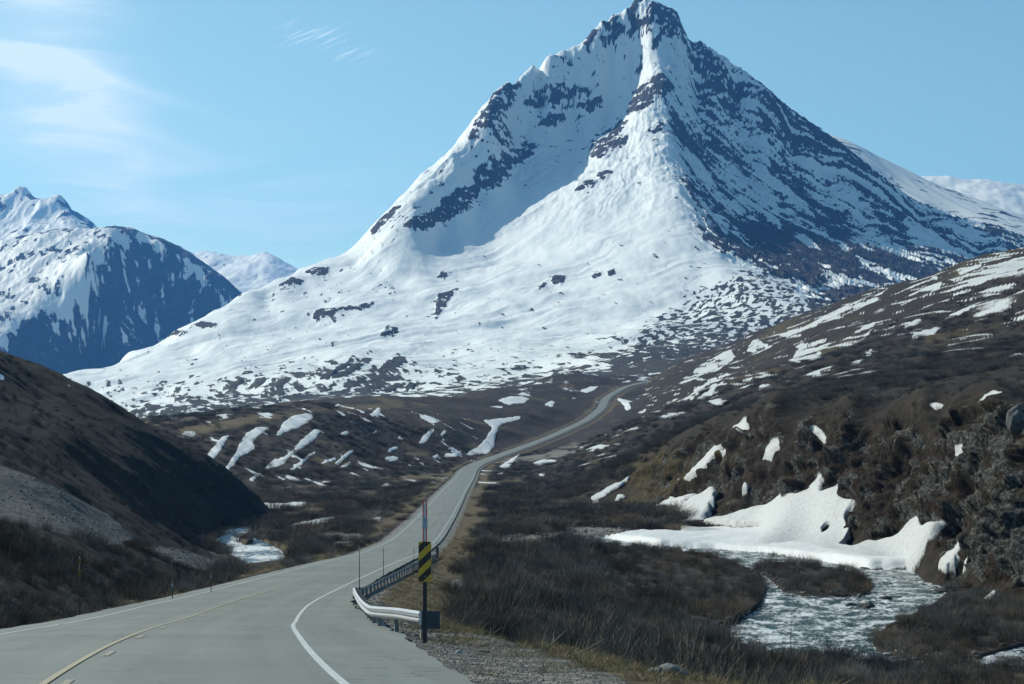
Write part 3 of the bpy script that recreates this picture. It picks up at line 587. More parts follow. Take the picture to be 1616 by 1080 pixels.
trans = np.interp(V.D, [0, 1200, 1600, 2000, 2300, 2600], [-1, -0.6, 0.05, 0.26, 0.42, 0.5])
lfoot = sstep(700, 780, V.D) * (1 - sstep(250, 330, V.PX))
V.masks['snow'] = np.clip(np.maximum(vs * 1.0, trans + 0.55 * fsp), -1, 2)
mic = fbm((V.X + 0.35 * V.D) / 11, (V.D - 0.35 * V.X) / 70, 4, 133, 0.55) - 0.10 * fbm(V.X / 80, V.D / 120, 2, 134)
V.masks['snow'] = np.maximum(V.masks['snow'], gm * np.clip((mic - 0.47) * 5, 0, 1))
V.masks['snow'][e < 2.0] = 0
V.Z += 0.16 * np.interp(V.D, [0, 300, 1200], [1.5, 2.0, 3.0]) * sstep(0.3, 0.8, vs)
# gravel beside the road, stone fields, dry grass
V_GRAVEL = [[(640, 1000), (700, 1000), (790, 1002), (850, 1022), (900, 1040), (960, 1062), (1010, 1090), (700, 1130), (560, 985), (580, 960)], [(870, 842), (930, 832), (1000, 834), (1030, 838), (930, 848), (800, 856), (760, 854)], [(480, 852), (500, 842), (570, 843), (575, 852), (520, 862)],
            [(860, 716), (900, 700), (950, 690), (1045, 683), (1000, 696), (930, 712), (880, 722), (800, 730), (770, 728)], [(700, 930), (728, 905), (738, 915), (742, 940), (720, 950)]]
V_GRASS = [[(680, 860), (735, 760), (752, 770), (740, 850), (735, 930), (700, 900)], [(850, 925), (900, 935), (920, 950), (880, 955), (850, 945)], [(785, 852), (900, 848), (850, 865), (780, 872)], [(560, 780), (560, 790), (600, 780), (640, 775)],
           [(590, 945), (610, 915), (660, 900), (690, 940), (660, 975)], [(560, 872), (640, 850), (650, 830), (700, 760), (680, 800), (640, 870), (600, 880)], [(440, 815), (460, 808), (520, 800), (500, 812)], [(580, 757), (640, 750), (700, 748), (690, 757), (620, 762)], [(555, 780), (590, 778), (585, 786)], [(430, 870), (460, 850), (470, 856), (450, 872)],
           [(270, 680), (400, 655), (560, 640), (640, 636), (620, 645), (480, 655), (400, 670), (300, 690)], [(790, 760), (830, 755), (820, 765)]]
gn = fbm(V.X / 9, V.D / 14, 4, 141, 0.6)
V.masks['scree'] = np.clip(V.paint(V_GRAVEL, 3) * (0.85 + 0.9 * gn), 0, 1)
verge = (1 - sstep(0.4, 2.2, e)) * (e > -1)
V.masks['scree'] = np.maximum(V.masks['scree'], verge * (0.9 if True else 1))
V.masks['grass'] = np.clip(V.paint(V_GRASS, 3) * 0.9 + 0.9 * np.clip(fbm(V.X / 30, V.D / 90, 4, 143) - 0.12, 0, 1) + sstep(1.5, 3.5, e) * (1 - sstep(4, 9, e)) * 0.7, 0, 1)
# left hill ------------------------------------------------
H_SNOW = [[(2, 571), (10, 573), (42, 598), (30, 592), (15, 580)], [(-10, 585), (8, 594), (6, 600), (-10, 596)], [(100, 603), (116, 611), (108, 610)]]
H_SCREE = [[(-60, 715), (0, 735), (60, 755), (110, 780), (170, 812), (212, 848), (190, 868), (130, 850), (60, 832), (0, 822), (-60, 815)], [(250, 862), (290, 868), (340, 885), (330, 905), (270, 888), (240, 876)], [(60, 710), (120, 725), (220, 790), (290, 815), (220, 806), (130, 765)], [(310, 840), (345, 868), (360, 885), (330, 872)]]
H.masks['snow'] = H.paint(H_SNOW, 1)
H.masks['scree'] = np.clip(H.paint(H_SCREE[:2] + H_SCREE[3:], 2) + 0.45 * H.paint(H_SCREE[2:3], 8), 0, 1)
H.masks['grass'] = np.clip(0.55 * (fbm(H.X / 8, H.D / 40, 4, 151) + 0.1) * (1 - H.masks['scree']), 0, 1)
# right hill ------------------------------------------------
G_SNOW = [[(1070, 608), (1085, 607), (1120, 590), (1165, 560), (1150, 558), (1110, 575), (1090, 590)], [(1050, 633), (1065, 635), (1078, 625), (1065, 628)], stroke([(1070, 636), (1090, 628), (1118, 610)], 7), stroke([(1098, 632), (1112, 626), (1130, 613)], 7), stroke([(1110, 640), (1130, 637), (1148, 633)], 4), stroke([(1130, 618), (1150, 604)], 4),
 [(1195, 618), (1203, 609), (1216, 606), (1223, 611), (1212, 615), (1205, 619)], [(1180, 553), (1185, 541), (1195, 537), (1203, 542), (1222, 543), (1206, 552)], stroke([(1035, 664), (1058, 658), (1082, 653)], 5), stroke([(1005, 652), (1020, 646)], 4),
 [(1228, 528), (1254, 517), (1285, 508), (1316, 490), (1347, 477), (1343, 484), (1312, 503), (1281, 519), (1246, 534)], [(1281, 518), (1321, 504), (1370, 482), (1414, 457), (1396, 462), (1361, 477), (1325, 494), (1300, 506)],
 [(1433, 472), (1440, 462), (1470, 452), (1488, 451), (1480, 460), (1450, 470)], [(1343, 526), (1365, 514), (1383, 506), (1378, 513), (1361, 520), (1352, 527)], [(1345, 540), (1365, 530), (1384, 516), (1372, 528)], [(1418, 547), (1450, 535), (1480, 521), (1489, 512), (1470, 518), (1440, 531)], [(1491, 509), (1520, 499), (1545, 486), (1600, 462), (1560, 469), (1530, 482), (1508, 495)],
 [(1240, 572), (1262, 575), (1290, 562), (1322, 533), (1290, 545), (1262, 548), (1252, 560)], stroke([(1282, 572), (1300, 565), (1322, 552)], 6), stroke([(1340, 577), (1358, 570), (1380, 553)], 6), stroke([(1262, 598), (1290, 590), (1318, 578)], 7), [(1353, 599), (1380, 597), (1397, 587), (1380, 590)], stroke([(1428, 515), (1440, 511), (1453, 503)], 6),
 [(1490, 446), (1530, 430), (1600, 410), (1640, 400), (1640, 430), (1610, 436), (1570, 441), (1540, 452)], [(1500, 431), (1540, 418), (1560, 413), (1530, 428)], stroke([(1470, 442), (1490, 437)], 5), [(1572, 569), (1640, 560), (1640, 552), (1600, 557)], [(1543, 641), (1556, 630), (1568, 625), (1581, 625), (1574, 636), (1556, 642)], [(1462, 645), (1480, 639), (1489, 642), (1478, 653), (1470, 648)],
 [(1200, 728), (1203, 715), (1215, 702), (1231, 695), (1228, 708), (1212, 726)], [(1280, 682), (1288, 676), (1296, 680), (1304, 692), (1304, 701), (1292, 694)], [(1497, 726), (1508, 712), (1517, 703), (1519, 711), (1508, 724)], [(1520, 455), (1545, 446), (1540, 452)],
 [(1076, 762), (1085, 758), (1115, 736), (1136, 706), (1138, 700), (1122, 707), (1100, 730)], [(1131, 722), (1146, 713), (1158, 698), (1150, 700)], [(1151, 682), (1160, 673), (1178, 667), (1180, 686), (1172, 693), (1160, 688)],
 [(1036, 800), (1060, 785), (1098, 773), (1078, 790), (1055, 804)], [(1033, 816), (1070, 795), (1126, 764), (1121, 790), (1106, 820), (1076, 829), (1040, 829)], [(1160, 768), (1172, 758), (1180, 760), (1168, 772)],
 [(1076, 834), (1136, 817), (1183, 799), (1210, 790), (1243, 777), (1233, 799), (1263, 782), (1283, 760), (1297, 740), (1300, 742), (1293, 760), (1293, 777), (1333, 757), (1323, 774), (1325, 787), (1368, 779), (1340, 807), (1332, 820), (1341, 824), (1337, 850), (1340, 871), (1370, 860), (1410, 854), (1440, 820), (1450, 809), (1457, 819), (1482, 814), (1473, 837), (1460, 864), (1453, 881), (1443, 897), (1373, 898), (1337, 896), (1296, 884), (1226, 874), (1156, 870), (1076, 870)],
 [(1480, 903), (1485, 890), (1500, 875), (1526, 847), (1519, 865), (1505, 890), (1492, 908)], [(1518, 905), (1524, 892), (1532, 880), (1529, 895)], [(1522, 965), (1550, 960), (1571, 943), (1566, 975), (1550, 984)], [(1545, 1022), (1580, 1006), (1640, 996), (1640, 1032), (1580, 1028)],
 [(932, 796), (935, 785), (965, 765), (1000, 750), (986, 761), (960, 778), (940, 794)], [(930, 806), (945, 798), (960, 804), (988, 802), (975, 810), (950, 811)], [(970, 791), (985, 784), (984, 780), (974, 782)], [(898, 812), (908, 806), (916, 806), (906, 813)]]
brg = fbm((G.X * 0.95 + G.D * 0.22) / 8, (G.D * 0.95 - G.X * 0.22) / 40, 4, 164, 0.6)
_Zk = G.Z.copy(); G.Z = blur(G.Z, 14)
_big = [p for p in G_SNOW if len(p) > 24]
gs = np.maximum(G.paint([p for p in G_SNOW if len(p) <= 24], 1, jag=1.6) * 1.1, 1.06 * G.paint(_big, 4, jag=6.0))
bushm = G.paint([[(1030, 829), (1060, 828), (1120, 828), (1200, 834), (1206, 842), (1170, 846), (1100, 840), (1030, 834)], [(1296, 842), (1305, 832), (1312, 833), (1306, 846), (1298, 850)]], 1)
gs = np.clip(gs * 1.1 - 0.10 - bushm, 0, 1); G.Z = _Zk
gs = gs * (1 - sstep(500, 640, G.D) * sstep(0.15, 0.38, brg) * 0.7)
gno = fbm((G.X * 0.9 + G.D * 0.2) / 26, (G.D - G.X) / 110, 4, 161, 0.6)
micg = fbm((G.X * 0.95 + G.D * 0.22) / 6, (G.D * 0.95 - G.X * 0.22) / 70, 4, 162, 0.55)
darkb = G.paint([[(1070, 655), (1200, 628), (1400, 592), (1640, 560), (1700, 560), (1700, 630), (1616, 632), (1500, 645), (1300, 655), (1180, 664), (1090, 690)]], 10)
topr = G.paint([[(1420, 460), (1500, 426), (1640, 395), (1640, 500), (1500, 490)]], 10)
G.masks['snow'] = np.clip(np.maximum(np.maximum(gs, (1 - darkb) * np.clip((micg - 0.46 + 0.10 * topr) * 6, 0, 1) * sstep(520, 700, G.D)), topr * 0.26 + 0.42 * gno * sstep(500, 900, G.D) * (1 - darkb)), -1, 2)
gcl = fbm(fu / 2.0 + fv / 5, fv / 1.8, 4, 163, 0.6)
mossn = fbm(s1 / 4.0, s2 / 11, 3, 165)
rocky = G.paint([[(1420, 640), (1640, 640), (1640, 990), (1500, 970), (1480, 920), (1440, 900), (1430, 780)]], 10)
G.masks['scree'] = np.clip(cw * (0.12 + 0.50 * rocky + 1.0 * gcl + 0.35 * (rib - 0.6) - 0.7 * mossn) + (1 - cw) * 0.3 * np.clip(gno, 0, 1), 0, 1)
olive = G.paint([[(1000, 720), (1100, 684), (1170, 668), (1230, 665), (1140, 740), (1050, 800), (960, 800)], [(1430, 690), (1480, 670), (1540, 680), (1500, 740), (1440, 730)]], 8)
G.masks['grass'] = np.clip(0.55 * olive + 0.35 * fbm(G.X / 6, G.D / 10, 4, 167) + (1 - cw) * (0.16 + 0.5 * fbm(G.X / 50, G.D / 200, 4, 169)) * sstep(450, 800, G.D) * (1 - darkb) - 0.8 * darkb, -0.6, 1)
thick = np.interp(G.D, [0, 300, 480, 520, 1000, 2000], [1.2, 1.3, 1.0, 0.4, 0.6, 0.9])
thick = np.where((G.D < toe_d + 10) & (G.PX > 1000), thick, thick * 0.3)
thick = blur(thick, 6)
cfree = cw * (1 - np.clip(gs * 1.5, 0, 1))
cfree = blur(cfree, 2)
gsb = sstep(0.25, 0.85, gs)
smoothZ = blur(G.Z, 14)
G.Z = G.Z * (1 - 0.93 * gsb * (G.D < 480)) + smoothZ * (0.93 * gsb * (G.D < 480)) + thick * gsb * 0.8
# left mountain etc ------------------------------------------------
am = A.paint([[(-200, 300), (60, 330), (150, 355), (235, 372), (190, 392), (165, 405), (150, 430), (176, 470), (140, 490), (90, 505), (50, 520), (0, 545), (-200, 600)]], 8)
an = 0.55 * fbm(A.X / 90, A.D / 160, 4, 171, 0.62) + 0.6 * fbm((A.X + 0.3 * A.D) / 34, A.D / 90, 5, 172, 0.65)
edge = A.paint([[(205, 363), (230, 372), (275, 398), (320, 428), (370, 466), (350, 470), (320, 450), (300, 425), (260, 400), (225, 380)], [(185, 520), (200, 530), (208, 545), (195, 540)], [(40, 555), (60, 562), (50, 570)], [(240, 510), (258, 512), (250, 530), (238, 525)], [(312, 467), (325, 480), (322, 490)]], 2)
A.masks['snow'] = np.clip(0.13 + 0.62 * am + 0.75 * an + 0.5 * edge, -1, 2)
A.masks['scree'] = np.full_like(A.Z, 0.25); A.masks['grass'] = np.zeros_like(A.Z)
def simple(Ly, base, amp, sx, sy, seed, ridge=0.0):
    r_ = ridged(Ly.X / (sx * 3), Ly.D / (sy * 3), 5, seed + 5, 0.55)
    Ly.masks['snow'] = np.clip(base + amp * fbm(Ly.X / sx, Ly.D / sy, 5, seed, 0.62) - ridge * np.clip(r_ - 0.7, 0, 1) * 3, -1, 2)
    Ly.masks['scree'] = np.full_like(Ly.Z, 0.3); Ly.masks['grass'] = np.zeros_like(Ly.Z)
simple(B, 0.86, 0.55, 110, 200, 181, 0.7)
simple(D_, 0.98, 0.5, 120, 260, 183)
simple(E, 0.80, 0.4, 120, 240, 185)
E.masks['snow'] -= 0.9 * np.clip(ridged((E.X + E.D * 0.35) / 800, (E.D - E.X * 0.2) / 110, 4, 187) - 0.72, 0, 1) * 3
simple(K, 0.95, 0.35, 150, 240, 189)
B.masks['snow'] -= 0.6 * B.paint([[(96, 312), (104, 312), (130, 340), (152, 357), (140, 357), (118, 340)], [(22, 300), (40, 299), (56, 312), (50, 316), (36, 306), (38, 320), (24, 310)]], 1)

# ------------------------------------------------------------------ materials
def newmat(name):
    m = bpy.data.materials.new(name); m.use_nodes = True
    t = m.node_tree
    b = t.nodes['Principled BSDF']
    return m, t, b
def ramp(t, fac, stops):
    n = N(t, 'ShaderNodeValToRGB')
    t.links.new(fac, n.inputs[0])
    cr = n.color_ramp
    while len(cr.elements) < len(stops): cr.elements.new(0.5)
    for el, (p, c) in zip(cr.elements, stops): el.position = p; el.color = (*c, 1)
    return n.outputs[0]
def mix(t, fac, a, b, blend='MIX'):
    n = N(t, 'ShaderNodeMix', data_type='RGBA', blend_type=blend)
    for i, v in ((0, fac), (6, a), (7, b)):
        if isinstance(v, (int, float)): n.inputs[i].default_value = v
        elif isinstance(v, tuple): n.inputs[i].default_value = (*v, 1)
        else: t.links.new(v, n.inputs[i])
    return n.outputs[2]
def bump(t, b, h, strength, dist):
    n = N(t, 'ShaderNodeBump'); n.inputs['Strength'].default_value = strength; n.inputs['Distance'].default_value = dist
    t.links.new(h, n.inputs['Height']); t.links.new(n.outputs[0], b.inputs['Normal'])
    return n
def attr(t, name):
    n = N(t, 'ShaderNodeAttribute', attribute_name=name); return n.outputs['Fac']

def terrain_mat(name, sc, soil, scree, grass, snow=(0.80, 0.84, 0.88), sc_snow=None, bs=0.5, bd=None, sbump=0.97, dirt_max=0.22, wsnow=0.09, amp=0.25, scree_hi=None, soil_hi=None):
    m, t, b = newmat(name)
    tc = N(t, 'ShaderNodeTexCoord').outputs['Object']
    n1 = noise(t, tc, 1.0 / sc, 8, 0.65)
    n2 = noise(t, tc, 1.0 / (sc * 0.22), 6, 0.6)
    n3 = noise(t, tc, 1.0 / (sc * 6), 4, 0.55)
    sh = soil_hi or tuple(c * 2.0 for c in soil)
    sc1 = ramp(t, n1, [(0.32, tuple(c * 0.55 for c in soil)), (0.5, soil), (0.68, sh)])
    sc1 = mix(t, mrange(t, n3, 0.35, 0.65, 0, 0.5), sc1, tuple(c * 0.6 for c in soil))
    gr = ramp(t, n2, [(0.3, tuple(c * 0.5 for c in grass)), (0.55, grass), (0.75, tuple(min(1, c * 1.7) for c in grass))])
    hi = scree_hi or tuple(c * 1.9 for c in scree)
    rk = ramp(t, n2, [(0.30, tuple(c * 0.45 for c in scree)), (0.5, scree), (0.72, hi)])
    gf = fm(t, 'ADD', attr(t, 'grass'), fm(t, 'MULTIPLY', fm(t, 'SUBTRACT', n1, 0.5), 1.2))
    rf = fm(t, 'ADD', attr(t, 'scree'), fm(t, 'MULTIPLY', fm(t, 'SUBTRACT', n1, 0.5), 0.9))
    c = mix(t, mrange(t, gf, 0.25, 0.75), sc1, gr)
    c = mix(t, mrange(t, rf, 0.35, 0.62), c, rk)
    ns = noise(t, tc, 1.0 / (sc_snow or sc), 7, 0.62)
    sf = fm(t, 'ADD', attr(t, 'snow'), fm(t, 'MULTIPLY', fm(t, 'SUBTRACT', ns, 0.5), amp))
    sm = mrange(t, sf, 0.5 - wsnow, 0.5 + wsnow)
    dirt = mix(t, mrange(t, n2, 0.45, 0.75, 0, dirt_max), snow, tuple(c_ * k_ for c_, k_ in zip(snow, (0.66, 0.63, 0.58))))
    c = mix(t, sm, c, dirt)
    t.links.new(c, b.inputs['Base Color'])
    rr_ = N(t, 'ShaderNodeMix', data_type='FLOAT'); t.links.new(sm, rr_.inputs[0]); rr_.inputs[2].default_value = 0.95; rr_.inputs[3].default_value = 0.6
    t.links.new(rr_.outputs[0], b.inputs['Roughness'])
    b.inputs['Specular IOR Level'].default_value = 0.15
    hh = fm(t, 'ADD', fm(t, 'MULTIPLY', n1, 0.7), fm(t, 'MULTIPLY', n2, 0.35))
    inv = fm(t, 'SUBTRACT', 1.0, fm(t, 'MULTIPLY', sm, sbump))
    h2 = fm(t, 'ADD', fm(t, 'MULTIPLY', hh, inv), fm(t, 'MULTIPLY', sm, 0.30))
    bump(t, b, h2, bs, bd or sc * 0.5)
    return m
MT = {}
MT['V'] = terrain_mat('tundra_ground', 3.2, (0.040, 0.034, 0.030), (0.17, 0.165, 0.145), (0.125, 0.098, 0.056), snow=(0.70, 0.72, 0.71), bs=0.7, bd=1.2, amp=0.5, sbump=0.88, dirt_max=0.4)
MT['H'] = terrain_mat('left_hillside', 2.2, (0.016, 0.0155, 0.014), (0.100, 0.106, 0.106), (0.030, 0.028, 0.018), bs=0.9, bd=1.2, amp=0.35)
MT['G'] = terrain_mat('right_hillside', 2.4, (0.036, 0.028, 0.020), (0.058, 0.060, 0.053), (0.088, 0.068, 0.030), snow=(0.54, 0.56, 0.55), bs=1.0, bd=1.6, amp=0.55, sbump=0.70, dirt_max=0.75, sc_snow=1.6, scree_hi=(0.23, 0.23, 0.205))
MT['M'] = terrain_mat('snowy_mountain', 10, (0.045, 0.042, 0.040), (0.046, 0.045, 0.047), (0.075, 0.070, 0.055), snow=(0.82, 0.84, 0.80), bs=0.45, bd=7, amp=0.42, wsnow=0.06)
MT['A'] = terrain_mat('rock_and_snow', 26, (0.030, 0.032, 0.034), (0.036, 0.038, 0.040), (0.05, 0.05, 0.04), snow=(0.88, 0.86, 0.76), bs=0.5, bd=12, amp=0.5)

# ------------------------------------------------------------------ terrain meshes
order = ['V', 'H', 'G', 'M']
def make_grid_mesh(name, X, Y, Z, keep=None, attrs=None, mat=None):
    r, c = X.shape
    idx = np.arange(r * c).reshape(r, c)
    q = np.stack([idx[:-1, :-1], idx[:-1, 1:], idx[1:, 1:], idx[1:, :-1]], -1).reshape(-1, 4)
    if keep is not None:
        k = keep[:-1, :-1] | keep[:-1, 1:] | keep[1:, 1:] | keep[1:, :-1]
        q = q[k.reshape(-1)]
    used = np.zeros(r * c, bool); used[q.reshape(-1)] = True
    remap = np.cumsum(used) - 1
    q = remap[q]
    co = np.stack([X, Y, Z], -1).reshape(-1, 3)[used]
    me = bpy.data.meshes.new(name)
    me.vertices.add(len(co)); me.vertices.foreach_set('co', co.astype(np.float32).ravel())
    me.loops.add(q.size); me.loops.foreach_set('vertex_index', q.astype(np.int32).ravel())
    me.polygons.add(len(q)); me.polygons.foreach_set('loop_start', np.arange(0, q.size, 4, dtype=np.int32))
    me.polygons.foreach_set('use_smooth', np.ones(len(q), bool))
    me.update(calc_edges=True)
    for k, v in (attrs or {}).items():
        a = me.attributes.new(k, 'FLOAT', 'POINT')
        a.data.foreach_set('value', v.reshape(-1)[used].astype(np.float32))
    if mat: me.materials.append(mat)
    o = bpy.data.objects.new(name, me); COL.objects.link(o)
    return o
def top_z(x, d, skip=None):
    z = np.full(np.shape(x), -1e4)
    for k in order:
        if k != skip: z = np.maximum(z, L[k].sample(x, d))
    return z
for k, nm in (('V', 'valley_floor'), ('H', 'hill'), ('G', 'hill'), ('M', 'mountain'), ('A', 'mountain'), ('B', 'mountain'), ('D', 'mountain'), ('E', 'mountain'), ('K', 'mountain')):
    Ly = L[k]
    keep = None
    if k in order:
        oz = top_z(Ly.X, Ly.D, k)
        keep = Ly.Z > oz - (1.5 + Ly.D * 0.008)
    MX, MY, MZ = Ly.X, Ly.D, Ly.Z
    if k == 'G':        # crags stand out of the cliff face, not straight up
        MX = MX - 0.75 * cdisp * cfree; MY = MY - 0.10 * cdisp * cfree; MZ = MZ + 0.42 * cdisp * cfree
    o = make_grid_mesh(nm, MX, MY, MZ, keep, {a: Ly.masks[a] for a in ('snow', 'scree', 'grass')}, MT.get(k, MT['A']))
    o['kind'] = 'structure'
LB = {'V': 'x'}
# a broad sheet under everything, out to the horizon, and the ground behind the viewpoint
gx = np.linspace(-16000, 16000, 120); gy = np.linspace(-14000, 16000, 120)
GX_, GY_ = np.meshgrid(gx, gy)
o = make_grid_mesh('ground', GX_, GY_, np.full_like(GX_, -34.0) + 1.2 * fbm(GX_ / 800, GY_ / 800, 3, 5), None, None, MT['V']); o['kind'] = 'structure'
bx_ = np.linspace(-60, 70, 90); by_ = np.linspace(-70, 3.3, 60)
BX, BY = np.meshgrid(bx_, by_)
la, rzz, _ = road_lat(BX, BY)
ee = np.maximum(la - 1.5, -(la + 8))
BZ = rzz - 0.1 - np.clip(ee, 0, 3) * 0.2 - 0.03
o = make_grid_mesh('ground', BX, BY, BZ, None, None, MT['V']); o['kind'] = 'structure'

# ------------------------------------------------------------------ road
def ribbon(name, i0, i1, offs_fn, nl, lift, mat, step=1, z_extra=0.0):
    ii = np.arange(i0, i1, step)
    a, b = offs_fn(ii)
    T = np.linspace(0, 1, nl)
    off = a[:, None] + (b - a)[:, None] * T[None]
    l = RL[ii][:, None]; tx = RTX[ii][:, None]
    X = RX[ii][:, None] + off / l; Y = RD[ii][:, None] - off * tx / l
    lf = np.interp(RD[ii], [0, 300, 1000, 2000], [0, 0.02, 0.04, 0.2])[:, None]
    crown = 0.05 - 0.02 * np.abs(off + 3.5)
    Z = RZ[ii][:, None] + lift * (1 + np.interp(RD[ii], [0, 100, 1000], [0, 0.5, 5]))[:, None] + lf + crown
    o = make_grid_mesh(name, X, Y, Z, None, {'lat': off, 'lon': np.repeat(RD[ii][:, None], nl, 1)}, mat)
    o['kind'] = 'structure'
    return o
mr_, t, b = newmat('asphalt')
tcO = N(t, 'ShaderNodeTexCoord').outputs['Object']
comb = N(t, 'ShaderNodeCombineXYZ')
lat_a = attr(t, 'lat'); lon_a = attr(t, 'lon')
t.links.new(fm(t, 'MULTIPLY', lat_a, 1.0), comb.inputs[0]); t.links.new(fm(t, 'MULTIPLY', lon_a, 0.03), comb.inputs[1])
ng = noise(t, tcO, 60, 3, 0.7)
nm_ = noise(t, tcO, 0.35, 5, 0.6)
nl_ = noise(t, comb.outputs[0], 1.1, 5, 0.6)
col = ramp(t, nl_, [(0.3, (0.118, 0.136, 0.120)), (0.52, (0.158, 0.180, 0.160)), (0.75, (0.196, 0.220, 0.196))])
col = mix(t, mrange(t, nm_, 0.3, 0.75, 0, 0.35), col, (0.142, 0.160, 0.142))
col = mix(t, mrange(t, ng, 0.3, 0.8, 0, 0.22), col, (0.10, 0.10, 0.10))
w_ = fm(t, 'ABSOLUTE', fm(t, 'SUBTRACT', fm(t, 'ABSOLUTE', fm(t, 'ADD', lat_a, 3.5)), 1.75))
col = mix(t, mrange(t, fm(t, 'ABSOLUTE', fm(t, 'SUBTRACT', w_, 0.80)), 0.0, 0.45, 0.34, 0.0), col, (0.12, 0.125, 0.12))
nbig = noise(t, tcO, 0.11, 5, 0.7)
col = mix(t, mrange(t, nbig, 0.45, 0.62, 0, 0.3), col, (0.235, 0.245, 0.225))
# long transverse and lengthwise cracks sealed with tar
vor = N(t, 'ShaderNodeTexVoronoi', feature='DISTANCE_TO_EDGE'); vor.inputs['Scale'].default_value = 0.16
dn = N(t, 'ShaderNodeTexNoise'); dn.inputs['Scale'].default_value = 0.7; t.links.new(tcO, dn.inputs['Vector'])
dv = N(t, 'ShaderNodeMix', data_type='RGBA'); dv.inputs[0].default_value = 0.25; t.links.new(tcO, dv.inputs[6]); 
sc_ = vmath(t, 'ADD', tcO, None); 
add_ = N(t, 'ShaderNodeVectorMath', operation='ADD'); t.links.new(tcO, add_.inputs[0]); 
scl = N(t, 'ShaderNodeVectorMath', operation='SCALE'); t.links.new(dn.outputs['Color'], scl.inputs[0]); scl.inputs['Scale'].default_value = 3.0
t.links.new(scl.outputs[0], add_.inputs[1]); t.links.new(add_.outputs[0], vor.inputs['Vector'])
col = mix(t, mrange(t, vor.outputs['Distance'], 0.001, 0.010, 0.6, 0.0), col, (0.06, 0.06, 0.06))
t.links.new(col, b.inputs['Base Color'])
b.inputs['Roughness'].default_value = 0.85
bump(t, b, ng, 0.25, 0.01)
iN = int(np.searchsorted(RD, 1985))
def edge_wob(ii, s): return 0.12 * fbm(RD[ii] / 4.0, RD[ii] * 0 + s, 4, 7)
ribbon('road', 0, iN, lambda ii: (-7.0 - SHL[ii] + edge_wob(ii, 3.3), SHR[ii] + edge_wob(ii, 9.1)), 15, 0.02, mr_)
def paint_mat(name, c):
    m, t, b = newmat(name)
    tc_ = N(t, 'ShaderNodeTexCoord').outputs['Object']
    n_ = noise(t, tc_, 7.0, 6, 0.7)
    t.links.new(mix(t, mrange(t, n_, 0.42, 0.72, 0, 0.75), c, (0.2, 0.21, 0.2)), b.inputs['Base Color'])
    b.inputs['Roughness'].default_value = 0.7
    return m
pw = paint_mat('white_road_paint', (0.52, 0.54, 0.52)); py_ = paint_mat('yellow_road_paint', (0.37, 0.32, 0.19))
cst = lambda a, b_: (lambda ii: (np.full(len(ii), a), np.full(len(ii), b_)))
i700 = int(np.searchsorted(RD, 960))
ribbon('road_marking', 0, i700, cst(-0.06, 0.06), 2, 0.026, pw)
ribbon('road_marking', 0, i700, cst(-7.06, -6.94), 2, 0.026, pw)
ribbon('road_marking', 0, int(np.searchsorted(RD, 118)), cst(-3.62, -3.52), 2, 0.026, py_)
k0 = -58.0
parts_ = []
while k0 < 900:
    a = int(np.searchsorted(RD, k0)); b2_ = int(np.searchsorted(RD, k0 + 2.0)) + 1
    if b2_ - a >= 2: parts_.append((a, b2_))
    k0 += 9.0
Xs, Ys, Zs, q = [], [], [], []
bmv = bmesh.new()
for a, b2_ in parts_:
    prev = None
    for i in range(a, b2_):
        row = []
        for off in ((-3.36, -3.26) if RD[i] < 118 else (-3.56, -3.44)):
            x, y, z = road_pt(i, off)
            lft = 0.026 * (1 + float(np.interp(RD[i], [0, 100, 1000], [0, 0.5, 5]))) + float(np.interp(RD[i], [0, 300, 1000], [0, 0.02, 0.04]))
            row.append(bmv.verts.new((x, y, z + lft + 0.05 - 0.02 * abs(off + 3.5))))
        if prev: bmv.faces.new((prev[0], prev[1], row[1], row[0]))
        prev = row
me = bpy.data.meshes.new('road_marking'); bmv.to_mesh(me); bmv.free(); me.materials.append(paint_mat('faded_yellow_paint', (0.31, 0.28, 0.19)))
o = bpy.data.objects.new('road_marking', me); COL.objects.link(o); o['kind'] = 'structure'

# ------------------------------------------------------------------ rivers
def water_mat(name, foam_glint_lo, foam_glint_hi, base, sx):
    m, t, b = newmat(name)
    tcw = N(t, 'ShaderNodeTexCoord').outputs['Object']
    mp = N(t, 'ShaderNodeMapping'); mp.inputs['Scale'].default_value = (sx, 1.0 * sx * 0.55, 1); t.links.new(tcw, mp.inputs[0])
    n1 = noise(t, mp.outputs[0], 1.0, 8, 0.68, 0.6); n2 = noise(t, mp.outputs[0], 0.22, 4, 0.5, 0.3)
    f = fm(t, 'ADD', fm(t, 'MULTIPLY', n1, 0.62), fm(t, 'MULTIPLY', n2, 0.56))
    fo = mrange(t, f, foam_glint_lo, foam_glint_hi)
    t.links.new(mix(t, fo, base, (0.72, 0.76, 0.77)), b.inputs['Base Color'])  # white patches: foam, plus sun glitter painted into the colour
    rm = N(t, 'ShaderNodeMix', data_type='FLOAT'); t.links.new(fo, rm.inputs[0]); rm.inputs[2].default_value = 0.12; rm.inputs[3].default_value = 0.7
    t.links.new(rm.outputs[0], b.inputs['Roughness'])
    b.inputs['IOR'].default_value = 1.33
    bump(t, b, fm(t, 'ADD', n1, fm(t, 'MULTIPLY', fo, 0.4)), 0.9, 0.35)
    return m
for msk, lvl, mt_, nm in ((blur(rin.astype(np.float32), 3), WZR, water_mat('river_water', 0.54, 0.66, (0.020, 0.055, 0.042), 2.1), 'river'),
                      (blur(lin.astype(np.float32), 4), WZL, water_mat('painted_glitter_water', 0.50, 0.64, (0.05, 0.07, 0.075), 0.8), 'river')):  # left river: its white is mostly sun glare painted as colour
    Zw = lvl + 0.10 * fbm(V.X / 1.3, V.D / 2.2, 4, 201, 0.6) + 0.0 * V.X
    o = make_grid_mesh(nm, V.X, V.D, Zw, msk > 0.004, None, mt_); o['kind'] = 'structure'

